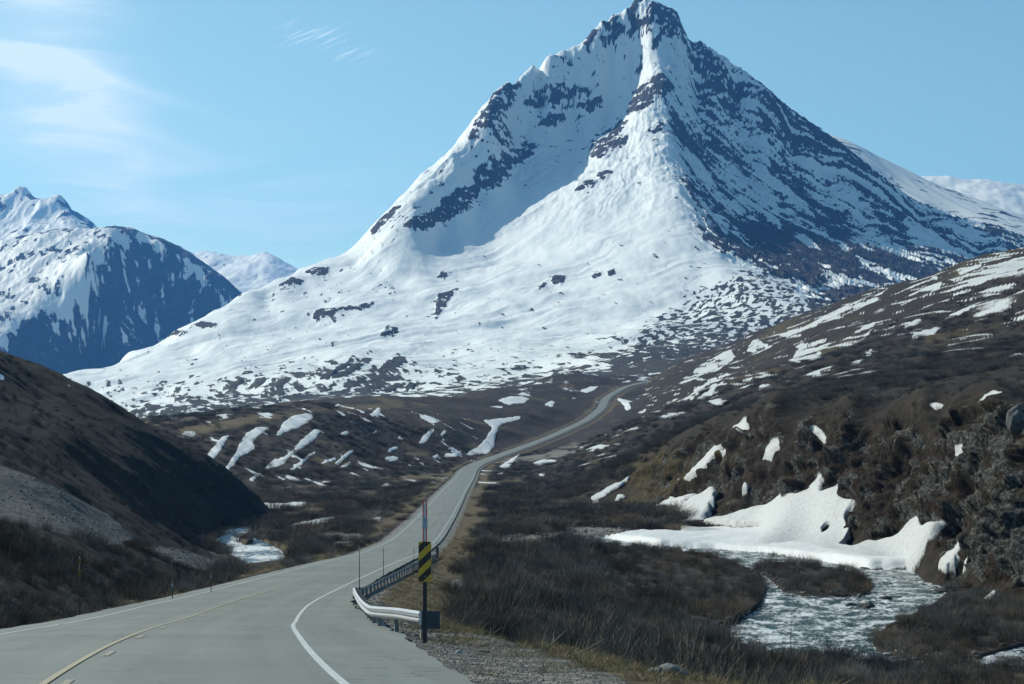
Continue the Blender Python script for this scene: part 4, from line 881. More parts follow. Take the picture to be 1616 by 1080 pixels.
# ------------------------------------------------------------------ haze: one even volume round everything
hz = bpy.data.materials.new('haze_air'); hz.use_nodes = True
th_ = hz.node_tree
for n in list(th_.nodes): th_.nodes.remove(n)
vo = N(th_, 'ShaderNodeVolumePrincipled'); oo = N(th_, 'ShaderNodeOutputMaterial')
vo.inputs['Color'].default_value = (0.13, 0.42, 1.0, 1)
vo.inputs['Density'].default_value = 3.6e-5
vo.inputs['Anisotropy'].default_value = 0.2
th_.links.new(vo.outputs[0], oo.inputs['Volume'])
def box_obj(name, lo, hi, mat):
    bm = bmesh.new(); bmesh.ops.create_cube(bm, size=1)
    for v in bm.verts:
        v.co = [lo[i] if v.co[i] < 0 else hi[i] for i in range(3)]
    me = bpy.data.meshes.new(name); bm.to_mesh(me); bm.free(); me.materials.append(mat)
    o = bpy.data.objects.new(name, me); COL.objects.link(o); return o
o = box_obj('haze', (-16300, -14300, -40), (16300, 16300, 1750), hz); o['kind'] = 'stuff'; o['label'] = 'thin blue air between the road and the far mountains'

# ------------------------------------------------------------------ scatter: willow brush, dry grass, gravel, broken rock
def twig_mesh(name, n, h, rad, w0, seed, mat, lean=0.5, side=2):
    r = np.random.default_rng(seed)
    vs, fs = [], []
    def rib(p0, p1, p2, wa, wb):
        d = p2 - p0; a = r.uniform(0, math.pi); s = np.array([math.cos(a), math.sin(a), 0.0])
        k = len(vs)
        vs.extend([p0 - s * wa, p0 + s * wa, p1 - s * (wa + wb) / 2, p1 + s * (wa + wb) / 2, p2 - s * wb, p2 + s * wb])
        fs.extend([(k, k + 1, k + 3, k + 2), (k + 2, k + 3, k + 5, k + 4)])
    for i in range(n):
        a = r.uniform(0, 2 * math.pi); q = r.uniform(0, 1) ** 0.6
        p0 = np.array([math.cos(a) * q * rad * 0.55, math.sin(a) * q * rad * 0.55, -0.15])
        hh = h * r.uniform(0.55, 1.05) * (1 - 0.25 * q)
        out = np.array([math.cos(a), math.sin(a), 0]) * q * rad * lean + r.normal(0, 0.10, 3) * [1, 1, 0]
        p2 = p0 + out + [0, 0, hh]; p1 = p0 + out * 0.35 + [0, 0, hh * 0.55]
        rib(p0, p1, p2, w0, w0 * 0.35)
        for k in range(side):
            tt = r.uniform(0.35, 0.85); c = p0 * (1 - tt) + p2 * tt + (p1 - (p0 + p2) / 2) * (1 - abs(2 * tt - 1))
            b_ = r.uniform(0, 2 * math.pi); ln = hh * r.uniform(0.2, 0.42)
            e2 = c + np.array([math.cos(b_) * 0.55, math.sin(b_) * 0.55, 0.85]) * ln
            rib(c, (c + e2) / 2 + r.normal(0, 0.02, 3), e2, w0 * 0.6, w0 * 0.25)
    me = bpy.data.meshes.new(name); me.from_pydata([tuple(v) for v in vs], [], fs); me.materials.append(mat)
    me.update()
    return bpy.data.objects.new(name, me)
def twig_material(name, stops):
    m, t, b = newmat(name)
    oi = N(t, 'ShaderNodeObjectInfo')
    geo = N(t, 'ShaderNodeNewGeometry')
    c = ramp(t, oi.outputs['Random'], stops)
    at_ = N(t, 'ShaderNodeAttribute', attribute_type='INSTANCER', attribute_name='tone')
    c = mix(t, 1.0, c, at_.outputs['Color'], 'MULTIPLY')
    c = mix(t, 1.0, c, ramp(t, geo.outputs['Random Per Island'], [(0.0, (0.5, 0.5, 0.5)), (0.6, (1.0, 1.0, 1.0)), (1.0, (1.7, 1.6, 1.5))]), 'MULTIPLY')
    t.links.new(c, b.inputs['Base Color']); b.inputs['Roughness'].default_value = 0.9
    b.inputs['Specular IOR Level'].default_value = 0.1
    return m
m_tw = twig_material('willow_twigs', [(0.0, (0.085, 0.080, 0.070)), (0.4, (0.130, 0.121, 0.103)), (0.75, (0.165, 0.153, 0.127)), (1.0, (0.160, 0.122, 0.085))])
m_gr = twig_material('dry_grass_blades', [(0.0, (0.20, 0.16, 0.09)), (0.5, (0.28, 0.23, 0.14)), (1.0, (0.16, 0.15, 0.06))])
m_st, t, b = newmat('loose_stone')
oi = N(t, 'ShaderNodeObjectInfo'); tcs = N(t, 'ShaderNodeTexCoord').outputs['Object']
c = ramp(t, oi.outputs['Random'], [(0, (0.12, 0.115, 0.10)), (0.6, (0.21, 0.20, 0.18)), (1, (0.36, 0.34, 0.30))])
c = mix(t, mrange(t, noise(t, tcs, 2.5, 6, 0.7), 0.35, 0.7, 0, 0.6), c, (0.07, 0.068, 0.065))
at_ = N(t, 'ShaderNodeAttribute', attribute_type='INSTANCER', attribute_name='tone')
c = mix(t, 1.0, c, at_.outputs['Color'], 'MULTIPLY')
t.links.new(c, b.inputs['Base Color']); b.inputs['Roughness'].default_value = 0.9
bump(t, b, noise(t, tcs, 4.0, 6, 0.7), 0.5, 0.15)
def stone_mesh(name, seed, mat, sub=2, flat=0.65, rough=0.28):
    bm = bmesh.new(); bmesh.ops.create_icosphere(bm, subdivisions=sub, radius=1.0)
    r = np.random.default_rng(seed); ds = r.normal(size=(9, 3)); ds /= np.linalg.norm(ds, axis=1)[:, None]; cut = r.uniform(0.62, 0.9, 9)
    for v in bm.verts:
        p = np.array(v.co)
        for d_, c_ in zip(ds, cut):
            k = p @ d_
            if k > c_: p = p - d_ * (k - c_) * 0.9
        p = p * (1 + rough * 0.25 * float(fbm(np.array([p[0] * 1.7 + seed]), np.array([p[1] * 1.7 + p[2]]), 3, seed)[0]))
        v.co = (p[0], p[1], p[2] * flat)
    for f in bm.faces: f.smooth = True
    me = bpy.data.meshes.new(name); bm.to_mesh(me); bm.free(); me.materials.append(mat)
    return bpy.data.objects.new(name, me)

def scatter(name, label, pts, rot, scl, idx, protos, tone=None):
    me = bpy.data.meshes.new(name)
    me.vertices.add(len(pts)); me.vertices.foreach_set('co', pts.astype(np.float32).ravel())
    a = me.attributes.new('rot', 'FLOAT_VECTOR', 'POINT'); a.data.foreach_set('vector', rot.astype(np.float32).ravel())
    a = me.attributes.new('scl', 'FLOAT_VECTOR', 'POINT'); a.data.foreach_set('vector', scl.astype(np.float32).ravel())
    a = me.attributes.new('pick', 'INT', 'POINT'); a.data.foreach_set('value', idx.astype(np.int32))
    if tone is None: tone = np.ones((len(pts), 3))
    a = me.attributes.new('tone', 'FLOAT_VECTOR', 'POINT'); a.data.foreach_set('vector', tone.astype(np.float32).ravel())
    o = bpy.data.objects.new(name, me); COL.objects.link(o)
    o['kind'] = 'stuff'; o['label'] = label
    g = bpy.data.node_groups.new(name, 'GeometryNodeTree')
    g.interface.new_socket('Geometry', in_out='INPUT', socket_type='NodeSocketGeometry')
    g.interface.new_socket('Geometry', in_out='OUTPUT', socket_type='NodeSocketGeometry')
    gi = g.nodes.new('NodeGroupInput'); go = g.nodes.new('NodeGroupOutput')
    iop = g.nodes.new('GeometryNodeInstanceOnPoints')
    join = g.nodes.new('GeometryNodeGeometryToInstance')
    for p in protos[::-1]:
        oi = g.nodes.new('GeometryNodeObjectInfo'); oi.inputs['Object'].default_value = p
        g.links.new(oi.outputs['Geometry'], join.inputs[0])
    def na(nm, ty):
        n = g.nodes.new('GeometryNodeInputNamedAttribute'); n.data_type = ty; n.inputs['Name'].default_value = nm
        return n.outputs['Attribute']
    g.links.new(gi.outputs[0], iop.inputs['Points']); g.links.new(join.outputs[0], iop.inputs['Instance'])
    iop.inputs['Pick Instance'].default_value = True
    g.links.new(na('pick', 'INT'), iop.inputs['Instance Index'])
    g.links.new(na('rot', 'FLOAT_VECTOR'), iop.inputs['Rotation']); g.links.new(na('scl', 'FLOAT_VECTOR'), iop.inputs['Scale'])
    g.links.new(iop.outputs[0], go.inputs[0])
    md = o.modifiers.new('scatter', 'NODES'); md.node_group = g
    return o

def rand_fan(n, d0, d1, pa, pb):
    d = np.sqrt(rng.uniform(d0 * d0, d1 * d1, n)); px = rng.uniform(pa, pb, n)
    return xx(px, d), d
def fan_n(d0, d1, pa, pb, dens): return int(dens * (d1 * d1 - d0 * d0) / 2 * (pb - pa) / F)
def cover(x, d):
    """ground height and cover at points, from whichever layer is on top"""
    zs = np.stack([L[k].sample(x, d) for k in order]); w_ = zs.argmax(0)
    out = {'z': zs.max(0), 'layer': w_}
    for a in ('snow', 'scree', 'grass'):
        v = np.zeros(len(x))
        for i, k in enumerate(order):
            m_ = w_ == i
            if m_.any(): v[m_] = L[k].sample(x[m_], d[m_], L[k].masks[a])
        out[a] = v
    out['wet'] = V.sample(x, d, b1) + V.sample(x, d, b2)
    out['e'] = np.maximum(*[(lambda la: (la[0] - np.interp(la[2], RD, SHR), -(la[0] + 7.0) - np.interp(la[2], RD, SHL)))(road_lat(x, d))[i] for i in (0, 1)])
    return out
protoW = [twig_mesh('willow_clump', 105, 1.35, 1.0, 0.0075, 300 + i, m_tw) for i in range(4)]
protoF = [twig_mesh('willow_thicket', 130, 1.5, 2.2, 0.020, 320 + i, m_tw, 0.8, 2) for i in range(3)]
protoG = [twig_mesh('grass_tuft', 46, 0.42, 0.30, 0.007, 340 + i, m_gr, 1.3, 0) for i in range(3)]
protoS = [stone_mesh('loose_stone', 360 + i, m_st, 2) for i in range(5)]
P_, S_, I_, LY_ = [], [], [], []
GUARD = np.array([(-1.7, 47.5), (-2.34, 49), (-3.2, 53), (-4.03, 57), (-5.24, 70), (-6.6, 85), (-8.35, 105), (-8.5, 118), (-8.7, 134), (-8.75, 155), (-8.85, 180), (-8.95, 210), (-9.0, 240)])
# near and middle willow
for d0, d1, pa, pb, dn, big in ((44, 120, -60, 1680, 1.1, 0), (120, 200, -40, 1660, 0.62, 0), (200, 345, -40, 1660, 0.34, 0), (345, 620, -40, 1660, 0.10, 1), (620, 1100, -40, 1660, 0.035, 1)):
    n = fan_n(d0, d1, pa, pb, dn); x, d = rand_fan(n, d0, d1, pa, pb); c = cover(x, d)
    pn = fbm(x / 7, d / 9, 3, 211)
    e_ = c['e']; verge_r = np.interp(d, [0, 60, 110, 250, 400], [3.2, 3.6, 5.0, 4.0, 2.5])
    lat_, _, _ = road_lat(x, d); rside = lat_ > 0
    lim = np.where(rside, verge_r, 1.6)
    lim = np.where(rside & (d < 60), 3.0 + 0.0 * d, lim)
    ok = (c['snow'] < 0.3) & (c['scree'] < 0.35) & (c['wet'] < 0.42) & (e_ > lim) & (rng.uniform(size=n) > np.clip(c['grass'] * 1.3 - 0.1, 0, 0.93)) & (pn > -0.45)
    on_cliff = (c['layer'] == 2) & (d < 480)
    ok &= ~on_cliff | ((rng.uniform(size=n) < 0.35) & (c['scree'] < 0.2))
    ok &= (c['layer'] != 1) | (rng.uniform(size=n) < np.where(d < 200, 0.8, 0.3))
    ok &= c['layer'] != 3
    ok |= (bushm is not None) & (G.sample(x, d, bushm) > 0.5) & (c['layer'] == 2) & (rng.uniform(size=n) < 0.6)
    # keep brush low where it stands between the road and the open water
    pxx = CX + F * x / d; topy = HY - F * (c['z'] + 1.5) / d
    ok &= ~((pxx > 318) & (pxx < 450) & (topy > 800) & (topy < 884) & (d > 120) & (d < 310))
    x, d, z, pn = x[ok], d[ok], c['z'][ok], pn[ok]; n = len(x)
    lay = c['layer'][ok]
    hs = rng.uniform(0.75, 1.25, n) * (1 + 0.45 * pn) * np.interp(d, [44, 70, 120, 345, 346, 1100], [0.75, 0.95, 1.25, 1.25, 0.95, 1.0])
    hs = np.where((lay == 2) & (d < 480), hs * 0.45, hs)
    tall = (rng.uniform(size=n) < 0.07) & (lay == 0); hs = np.where(tall, hs * 1.55, hs)
    hs = np.where((lay == 1), hs * np.interp(d, [60, 110, 200, 260], [0.75, 0.5, 0.5, 0.42]), hs)
    hs = hs * np.interp(c['e'][ok], [1.5, 4, 8], [0.5, 0.75, 1.0])
    rv = (x > 0.045 * d) & (d > 105) & (d < 345) & (lay != 2)
    hs = np.where(rv, hs * 0.62, hs)
    hs = np.where((x > 0.09 * d) & (d > 60) & (d <= 105), hs * 0.8, hs)
    P_.append(np.stack([x, d, z], 1)); S_.append(np.stack([hs * 1.1, hs * 1.1, hs], 1))
    LY_.append(lay)
    I_.append(rng.integers(0, 4, n) if not big else rng.integers(4, 7, n))
P_ = np.concatenate(P_); S_ = np.concatenate(S_); I_ = np.concatenate(I_); n = len(P_)
print('willow', n)
Rr = np.stack([rng.normal(0, 0.08, n), rng.normal(0, 0.08, n), rng.uniform(0, 6.28, n)], 1)
tn_ = fbm(P_[:, 0] / 9, P_[:, 1] / 13, 4, 231, 0.6); tw_ = fbm(P_[:, 0] / 16, P_[:, 1] / 22, 3, 233)
TN = np.stack([(1 + 0.75 * tn_) * (1 + 0.15 * tw_), 1 + 0.75 * tn_, (1 + 0.75 * tn_) * (1 - 0.15 * tw_)], 1).clip(0.25, 2.2)
TN *= rng.uniform(0.65, 1.4, len(P_))[:, None]
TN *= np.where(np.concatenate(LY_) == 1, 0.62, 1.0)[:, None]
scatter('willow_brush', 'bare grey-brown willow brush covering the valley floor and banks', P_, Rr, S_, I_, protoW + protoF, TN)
# willow island in the river and brush on the snow strip are part of the same cover; dry grass
P_, S_ = [], []
for d0, d1, pa, pb, dn in ((30, 75, 400, 1300, 5.0), (75, 160, -40, 1400, 1.2), (160, 340, 200, 1500, 0.35)):
    n = fan_n(d0, d1, pa, pb, dn); x, d = rand_fan(n, d0, d1, pa, pb); c = cover(x, d)
    clump = fbm(x / 2.2, d / 2.6, 3, 221)
    ok = (c['snow'] < 0.3) & (c['wet'] < 0.05) & (c['e'] > 0.5) & (c['layer'] == 0) & (((c['e'] < 7) & (clump > -0.15)) | (c['grass'] > 0.45))
    ok &= (c['scree'] < 0.5) | (clump > 0.42)
    ok &= ~((c['e'] < 1.6) & (clump < 0.3))
    P_.append(np.stack([x[ok], d[ok], c['z'][ok]], 1)); k = ok.sum(); s0 = rng.uniform(0.5, 1.25, k) * np.interp(d[ok], [30, 160, 340], [0.8, 1.2, 1.8])
    S_.append(np.stack([s0, s0, s0 * rng.uniform(0.6, 1.1, k)], 1))
P_ = np.concatenate(P_); S_ = np.concatenate(S_); n = len(P_); print('grass', n)
scatter('dry_grass', 'straw-coloured dry grass tufts along the road verge', P_, np.stack([rng.normal(0, .1, n), rng.normal(0, .1, n), rng.uniform(0, 6.28, n)], 1), S_, rng.integers(0, 3, n), protoG)
# wet stones along the water's edge
n = fan_n(150, 345, 950, 1640, 0.9); x, d = rand_fan(n, 150, 345, 950, 1640); c = cover(x, d)
wv = V.sample(x, d, blur(b1, 4)); ok = (wv > 0.12) & (wv < 0.62) & (c['layer'] == 0) & (c['snow'] < 0.3) & (fbm(x / 6, d / 9, 3, 251) > -0.1)
x, d = x[ok], d[ok]; n = len(x); s0 = 0.08 + 0.32 * rng.uniform(size=n) ** 3
zst = np.maximum(V.sample(x, d), WZR - 0.12)
print('shore', n)
scatter('shore_stones', 'grey stones strewn along the water edge', np.stack([x, d, zst + s0 * 0.1], 1), rng.uniform(0, 6.28, (n, 3)) * [0.1, 0.1, 1], np.stack([s0 * 1.3, s0, s0 * 0.8], 1), rng.integers(0, 5, n), protoS)
# gravel on the shoulder
P_, S_ = [], []
for d0, d1, pa, pb, dn, smin, smax in ((22, 52, 560, 1250, 110.0, 0.008, 0.026), (45, 130, 540, 800, 8.0, 0.02, 0.07)):
    n = fan_n(d0, d1, pa, pb, dn); x, d = rand_fan(n, d0, d1, pa, pb); c = cover(x, d)
    ok = (c['e'] > 0.02) & (c['scree'] > 0.3) & (c['layer'] == 0)
    k = ok.sum(); s0 = smin + (smax - smin) * rng.uniform(size=k) ** 3
    P_.append(np.stack([x[ok], d[ok], c['z'][ok] + s0 * 0.2], 1)); S_.append(np.stack([s0 * rng.uniform(.8, 1.3, k), s0, s0 * 0.9], 1))
P_ = np.concatenate(P_); S_ = np.concatenate(S_); n = len(P_); print('gravel', n)
scatter('gravel', 'grey gravel spread over the road shoulder', P_, rng.uniform(0, 6.28, (n, 3)) * [0.1, 0.1, 1], S_, rng.integers(0, 5, n), protoS)
# broken rock on the cliff and the scree
P_, S_ = [], []
for d0, d1, pa, pb, dn, smin, smax, th0 in ((190, 480, 1000, 1660, 0.45, 0.10, 0.60, 0.5), (150, 400, -40, 420, 0.8, 0.05, 0.22, 0.5), (320, 420, 740, 1060, 0.25, 0.2, 0.6, 0.4)):
    n = fan_n(d0, d1, pa, pb, dn); x, d = rand_fan(n, d0, d1, pa, pb); c = cover(x, d)
    ok = (c['snow'] < 0.3) & (c['wet'] < 0.05) & (c['scree'] > th0 + 0.25 * (rng.uniform(size=n) - 0.5)) & (c['e'] > 2) & (G.sample(x, d, cw) < 0.25)
    k = ok.sum(); s0 = smin + (smax - smin) * rng.uniform(size=k) ** 4
    P_.append(np.stack([x[ok], d[ok], c['z'][ok]], 1)); S_.append(np.stack([s0 * rng.uniform(.8, 1.4, k), s0, s0], 1))
P_ = np.concatenate(P_); S_ = np.concatenate(S_); n = len(P_); print('rocks', n)
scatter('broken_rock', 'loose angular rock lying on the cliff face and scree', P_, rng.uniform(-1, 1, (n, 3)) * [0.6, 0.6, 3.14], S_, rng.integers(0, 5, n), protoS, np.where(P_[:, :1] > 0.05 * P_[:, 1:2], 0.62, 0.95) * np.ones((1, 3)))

# ------------------------------------------------------------------ built things
def M_(name, colr, rough=0.6, metal=0.0, dirt=None, ds=6.0):
    m, t, b = newmat(name)
    b.inputs['Roughness'].default_value = rough; b.inputs['Metallic'].default_value = metal
    tc_ = N(t, 'ShaderNodeTexCoord').outputs['Object']
    n_ = noise(t, tc_, ds, 5, 0.65)
    t.links.new(mix(t, mrange(t, n_, 0.4, 0.75, 0, 0.6), colr, dirt or tuple(c * 0.6 for c in colr)), b.inputs['Base Color'])
    return m
mm_galv = M_('galvanised_steel', (0.44, 0.46, 0.47), 0.42, 0.55, (0.30, 0.31, 0.31), 3.0)
mm_wood = M_('weathered_post', (0.24, 0.23, 0.21), 0.9)
mm_dark = M_('dark_steel', (0.055, 0.065, 0.080), 0.6, 0.2)
mm_yel = M_('sign_yellow', (0.60, 0.38, 0.025), 0.5, 0, (0.45, 0.28, 0.03))
mm_old = M_('faded_yellow', (0.22, 0.14, 0.03), 0.7)
mm_blk = M_('sign_black', (0.018, 0.018, 0.020), 0.5)
mm_red = M_('signal_red', (0.72, 0.05, 0.05), 0.5)
mm_wht = M_('signal_white', (0.60, 0.62, 0.63), 0.5)
mm_rfl = M_('reflector_blue_grey', (0.33, 0.42, 0.50), 0.35)
mm_blue = M_('end_plate_blue', (0.045, 0.062, 0.085), 0.6)
mm_bark = M_('bare_bark', (0.085, 0.080, 0.078), 0.9)

def link_mesh(name, bm, mat, parent=None, loc=None, smooth=False):
    me = bpy.data.meshes.new(name); bmesh.ops.recalc_face_normals(bm, faces=bm.faces)
    if smooth:
        for f in bm.faces: f.smooth = True
    bm.to_mesh(me); bm.free(); me.materials.append(mat)
    o = bpy.data.objects.new(name, me); COL.objects.link(o)
    if parent: o.parent = parent
    if loc: o.location = loc
    return o
def add_box(bm, lo, hi, bev=0.0):
    r = bmesh.ops.create_cube(bm, size=1)
    for v in r['verts']:
        v.co = [lo[i] if v.co[i] < 0 else hi[i] for i in range(3)]
    if bev:
        es = list({e for v in r['verts'] for e in v.link_edges})
        bmesh.ops.bevel(bm, geom=es, offset=bev, segments=1, affect='EDGES')
def add_tube(bm, pts, rads, seg=8):
    rings = []
    for i, p in enumerate(pts):
        a = np.array(pts[max(i - 1, 0)]); b = np.array(pts[min(i + 1, len(pts) - 1)]); d = (b - a) / (np.linalg.norm(b - a) + 1e-9)
        u = np.cross(d, [0, 1, 0.13]); u /= np.linalg.norm(u); v = np.cross(d, u)
        rings.append([bm.verts.new(tuple(np.array(p) + rads[i] * (math.cos(2 * math.pi * k / seg) * u + math.sin(2 * math.pi * k / seg) * v))) for k in range(seg)])
    for r0, r1 in zip(rings, rings[1:]):
        for k in range(seg): bm.faces.new((r0[k], r0[(k + 1) % seg], r1[(k + 1) % seg], r1[k]))
    bm.faces.new(rings[0][::-1]); bm.faces.new(rings[-1])
def empty(name, loc, label, cat, group=None, rz=0.0):
    o = bpy.data.objects.new(name, None); COL.objects.link(o); o.empty_display_size = 0.3
    o.location = loc; o.rotation_euler = (0, 0, rz); o['label'] = label; o['category'] = cat
    if group: o['group'] = group
    return o
def tag(o, label, cat, group=None):
    o['label'] = label; o['category'] = cat
    if group: o['group'] = group
    return o
def gz(x, d): return float(top_z(np.array([x]), np.array([d]))[0])

# hazard marker at the end of the rail
mx, my = xx(670.5, 45.0), 45.0
mz = gz(mx, my)
root = empty('hazard_marker', (mx, my, mz), 'black and yellow striped hazard marker on a post at the near end of the guardrail', 'road sign')
zt = zz(855, 45) - mz; zb = zz(918.5, 45) - mz; zr = zz(790, 45) - mz
bm = bmesh.new()
add_box(bm, (-0.045, 0.012, -0.5), (-0.037, 0.06, zt - 0.03)); add_box(bm, (0.037, 0.012, -0.5), (0.045, 0.06, zt - 0.03)); add_box(bm, (-0.0368, 0.052, -0.5), (0.0368, 0.060, zt - 0.03))
link_mesh('post', bm, mm_dark, root)
bm = bmesh.new(); add_box(bm, (-0.145, 0.0, zb), (0.145, 0.004, zt), 0.0)
vert_e = [e for e in bm.edges if abs(e.verts[0].co.x - e.verts[1].co.x) < 1e-6 and abs(e.verts[0].co.z - e.verts[1].co.z) < 1e-6]
bmesh.ops.bevel(bm, geom=vert_e, offset=0.018, segments=3, affect='EDGES')
plate = link_mesh('plate', bm, mm_yel, root)
def clip(poly, ax, lim, sgn):
    out = []
    for i in range(len(poly)):
        a = poly[i]; b = poly[(i + 1) % len(poly)]
        ia = sgn * (a[ax] - lim) <= 0; ib = sgn * (b[ax] - lim) <= 0
        if ia: out.append(a)
        if ia != ib:
            t_ = (lim - a[ax]) / (b[ax] - a[ax]); out.append((a[0] + (b[0] - a[0]) * t_, a[1] + (b[1] - a[1]) * t_))
    return out
bm = bmesh.new()
per = 0.355; sl = 0.95
k = -6
for k in range(-6, 8):
    z0 = zt - 0.28 - k * per
    poly = [(-0.3, z0 + (-0.3 + 0.145) * sl), (0.3, z0 + (0.3 + 0.145) * sl), (0.3, z0 + (0.445) * sl + 0.178), (-0.3, z0 - 0.155 * sl + 0.178)]
    for ax, lim, sg in ((0, -0.140, -1), (0, 0.140, 1), (1, zb + 0.005, -1), (1, zt - 0.005, 1)):
        poly = clip(poly, ax, lim, sg)
        if len(poly) < 3: break
    if len(poly) >= 3:
        vs_ = [bm.verts.new((p[0], -0.003, p[1])) for p in poly]; bm.faces.new(vs_)
link_mesh('stripes', bm, mm_blk, plate)
# red and white snow rod with its reflector, bolted above the plate
bm = bmesh.new()
for sx in (-0.050, 0.028): add_box(bm, (sx, 0.015, zt - 0.10), (sx + 0.022, 0.035, zr))
link_mesh('rod', bm, mm_red, root)
bm = bmesh.new(); add_box(bm, (-0.0275, 0.020, zt - 0.08), (0.0275, 0.032, zr - 0.06))
link_mesh('rod_web', bm, mm_wht, root)
bm = bmesh.new(); add_box(bm, (-0.058, 0.006, zz(833, 45) - mz), (0.058, 0.014, zz(818, 45) - mz), 0.002)
link_mesh('reflector', bm, mm_rfl, root)
for zc in (zb + 0.12, zt - 0.12):
    bm = bmesh.new(); add_tube(bm, [(0, -0.012, zc), (0, -0.0035, zc)], [0.011, 0.011], 8)
    link_mesh('bolt', bm, mm_galv, plate)

# guardrail
gs_ = np.linspace(0, 1, 400)
seglen = np.r_[0, np.cumsum(np.hypot(*np.diff(GUARD, axis=0).T))]
def gpt(s):
    return np.array([np.interp(s, seglen, GUARD[:, 0]), np.interp(s, seglen, GUARD[:, 1])])
TOT = seglen[-1]
sm_s = np.arange(0.0, TOT, 0.5)
gp = np.array([gpt(s) for s in sm_s])
gp_s = gp.copy()
for _ in range(8): gp_s[1:-1] = (gp_s[:-2] + 2 * gp_s[1:-1] + gp_s[2:]) / 4
gzg = top_z(gp_s[:, 0], gp_s[:, 1]); 
kern = np.ones(13) / 13; gzs = np.convolve(np.pad(gzg, 6, mode='edge'), kern, 'valid')
roadz = road_lat(gp_s[:, 0], gp_s[:, 1])[1]
rail_top = np.where(sm_s < 60, np.maximum(gzs + 0.62, roadz + 0.52), np.maximum(gzs + 0.37, roadz + 0.24))
rail_top = np.convolve(np.pad(rail_top, 12, mode='edge'), np.ones(25) / 25, 'valid')
tg = np.gradient(gp_s, axis=0); tg /= np.linalg.norm(tg, axis=1)[:, None]
nr = np.stack([-tg[:, 1], tg[:, 0]], 1)        # towards the road (left of travel)
i0_ = 3
base = empty('guardrail', (gp_s[0, 0], gp_s[0, 1], gzg[0]), 'galvanised steel guardrail curving along the right edge of the road', 'guardrail')
bx0 = np.array([gp_s[0, 0], gp_s[0, 1], gzg[0]])
prof = [(0.0, 0.0), (0.012, -0.022), (0.078, -0.055), (0.082, -0.098), (0.012, -0.135), (0.0, -0.155), (0.012, -0.175), (0.082, -0.212), (0.078, -0.255), (0.012, -0.288), (0.0, -0.31)]
bm = bmesh.new(); prev = None
for i in range(i0_, len(gp_s)):
    row = []
    for side in (0, 1):
        for (o_, h_) in (prof if side == 0 else prof[::-1]):
            oo = o_ + (0.0 if side == 0 else -0.006)
            row.append(bm.verts.new((gp_s[i, 0] + nr[i, 0] * oo - bx0[0], gp_s[i, 1] + nr[i, 1] * oo - bx0[1], rail_top[i] + h_ - bx0[2])))
    if prev:
        for k in range(len(row)): bm.faces.new((prev[k], prev[(k + 1) % len(row)], row[(k + 1) % len(row)], row[k]))
    else: first = row
    prev = row
bm.faces.new(first[::-1]); bm.faces.new(prev)
rail = link_mesh('rail', bm, mm_galv, base)
# posts with spacer blocks behind the rail
s_ = 2.2; first_post = None
while s_ < TOT - 1:
    i = int(s_ / 0.5); p = gp_s[i] - nr[i] * 0.16; z = gz(p[0], p[1])
    bm = bmesh.new(); hgt = rail_top[i] - 0.03 - z
    add_box(bm, (-0.075, -0.055, -0.4), (0.075, 0.055, hgt), 0.008)
    po = link_mesh('post', bm, mm_wood, base, (p[0] - bx0[0], p[1] - bx0[1], z - bx0[2])); po.rotation_euler = (0, 0, math.atan2(tg[i, 1], tg[i, 0]))
    s_ += 3.81
# blunt end panel beside the marker
pa = gp_s[i0_]; dr = -tg[i0_]
ang = math.atan2(dr[1], dr[0])
bm = bmesh.new()
W_ = 0.46
add_box(bm, (0.0, -0.012, -0.42), (W_, 0.0, 0.02), 0.004)
for k in range(5): add_box(bm, (0.04 + k * 0.085, -0.030, -0.40), (0.08 + k * 0.085, -0.0125, 0.01), 0.004)
ep = link_mesh('end_panel', bm, mm_blue, base, (pa[0] + 0.0 - bx0[0], pa[1] - 0.05 - bx0[1], rail_top[i0_] - bx0[2]))
ep.rotation_euler = (0, 0, -0.05)
bm = bmesh.new(); add_box(bm, (-0.02, -0.012, -0.325), (0.035, 0.0, 0.012), 0.003)
link_mesh('end_strap', bm, mm_wht, base, (pa[0] - 0.03 - bx0[0], pa[1] - 0.075 - bx0[1], rail_top[i0_] - bx0[2]))
# blue tall end post where the far end of the rail finishes
pe = gp_s[-1]
bm = bmesh.new(); add_box(bm, (-0.16, -0.10, -0.3), (0.16, 0.10, 1.3), 0.03)
link_mesh('end_post', bm, mm_blue, base, (pe[0] - bx0[0], pe[1] - bx0[1], gz(*pe) - bx0[2]))

# snow poles standing behind the rail and on the far verge
def snow_pole(px, ytop, ybase, d, label, kind, group='snow poles along the road'):
    x = xx(px, d); z = gz(x, d)
    h = max((ybase - ytop) / F * d, 0.8)
    h = max(zz(ytop, d) - z, 0.8)
    r_ = empty('snow_pole', (x, d, z), label, 'snow pole', group)
    rd = {'dark': 0.026, 'tag': 0.032}[kind]
    bm = bmesh.new(); add_tube(bm, [(0, 0, -0.2), (0.01, 0, h * 0.5), (0.015 * random.uniform(-1, 2), 0, h)], [rd, rd * 0.9, rd * 0.7], 8)
    link_mesh('rod', bm, mm_dark, r_, smooth=True)
    if kind == 'tag':
        for a in (0.30, 0.78):
            bm = bmesh.new(); add_box(bm, (-0.065, -0.045, h - a), (0.055, -0.035, h - a + 0.24), 0.003)
            link_mesh('reflector', bm, mm_old, r_)
    else:
        bm = bmesh.new(); add_tube(bm, [(0, 0, h - 0.28), (0, 0, h - 0.12)], [rd * 1.25, rd * 1.25], 8)
        link_mesh('band', bm, mm_rfl, r_)
snow_pole(567, 861, 925, 106, 'tallest thin dark snow pole, standing at the bend of the guardrail', 'dark')
snow_pole(605, 864, 905, 137, 'thin snow pole behind the guardrail, between the bend pole and the striped marker', 'dark')
snow_pole(653, 865, 893, 178, 'short thin snow pole just left of the striped marker plate', 'dark')
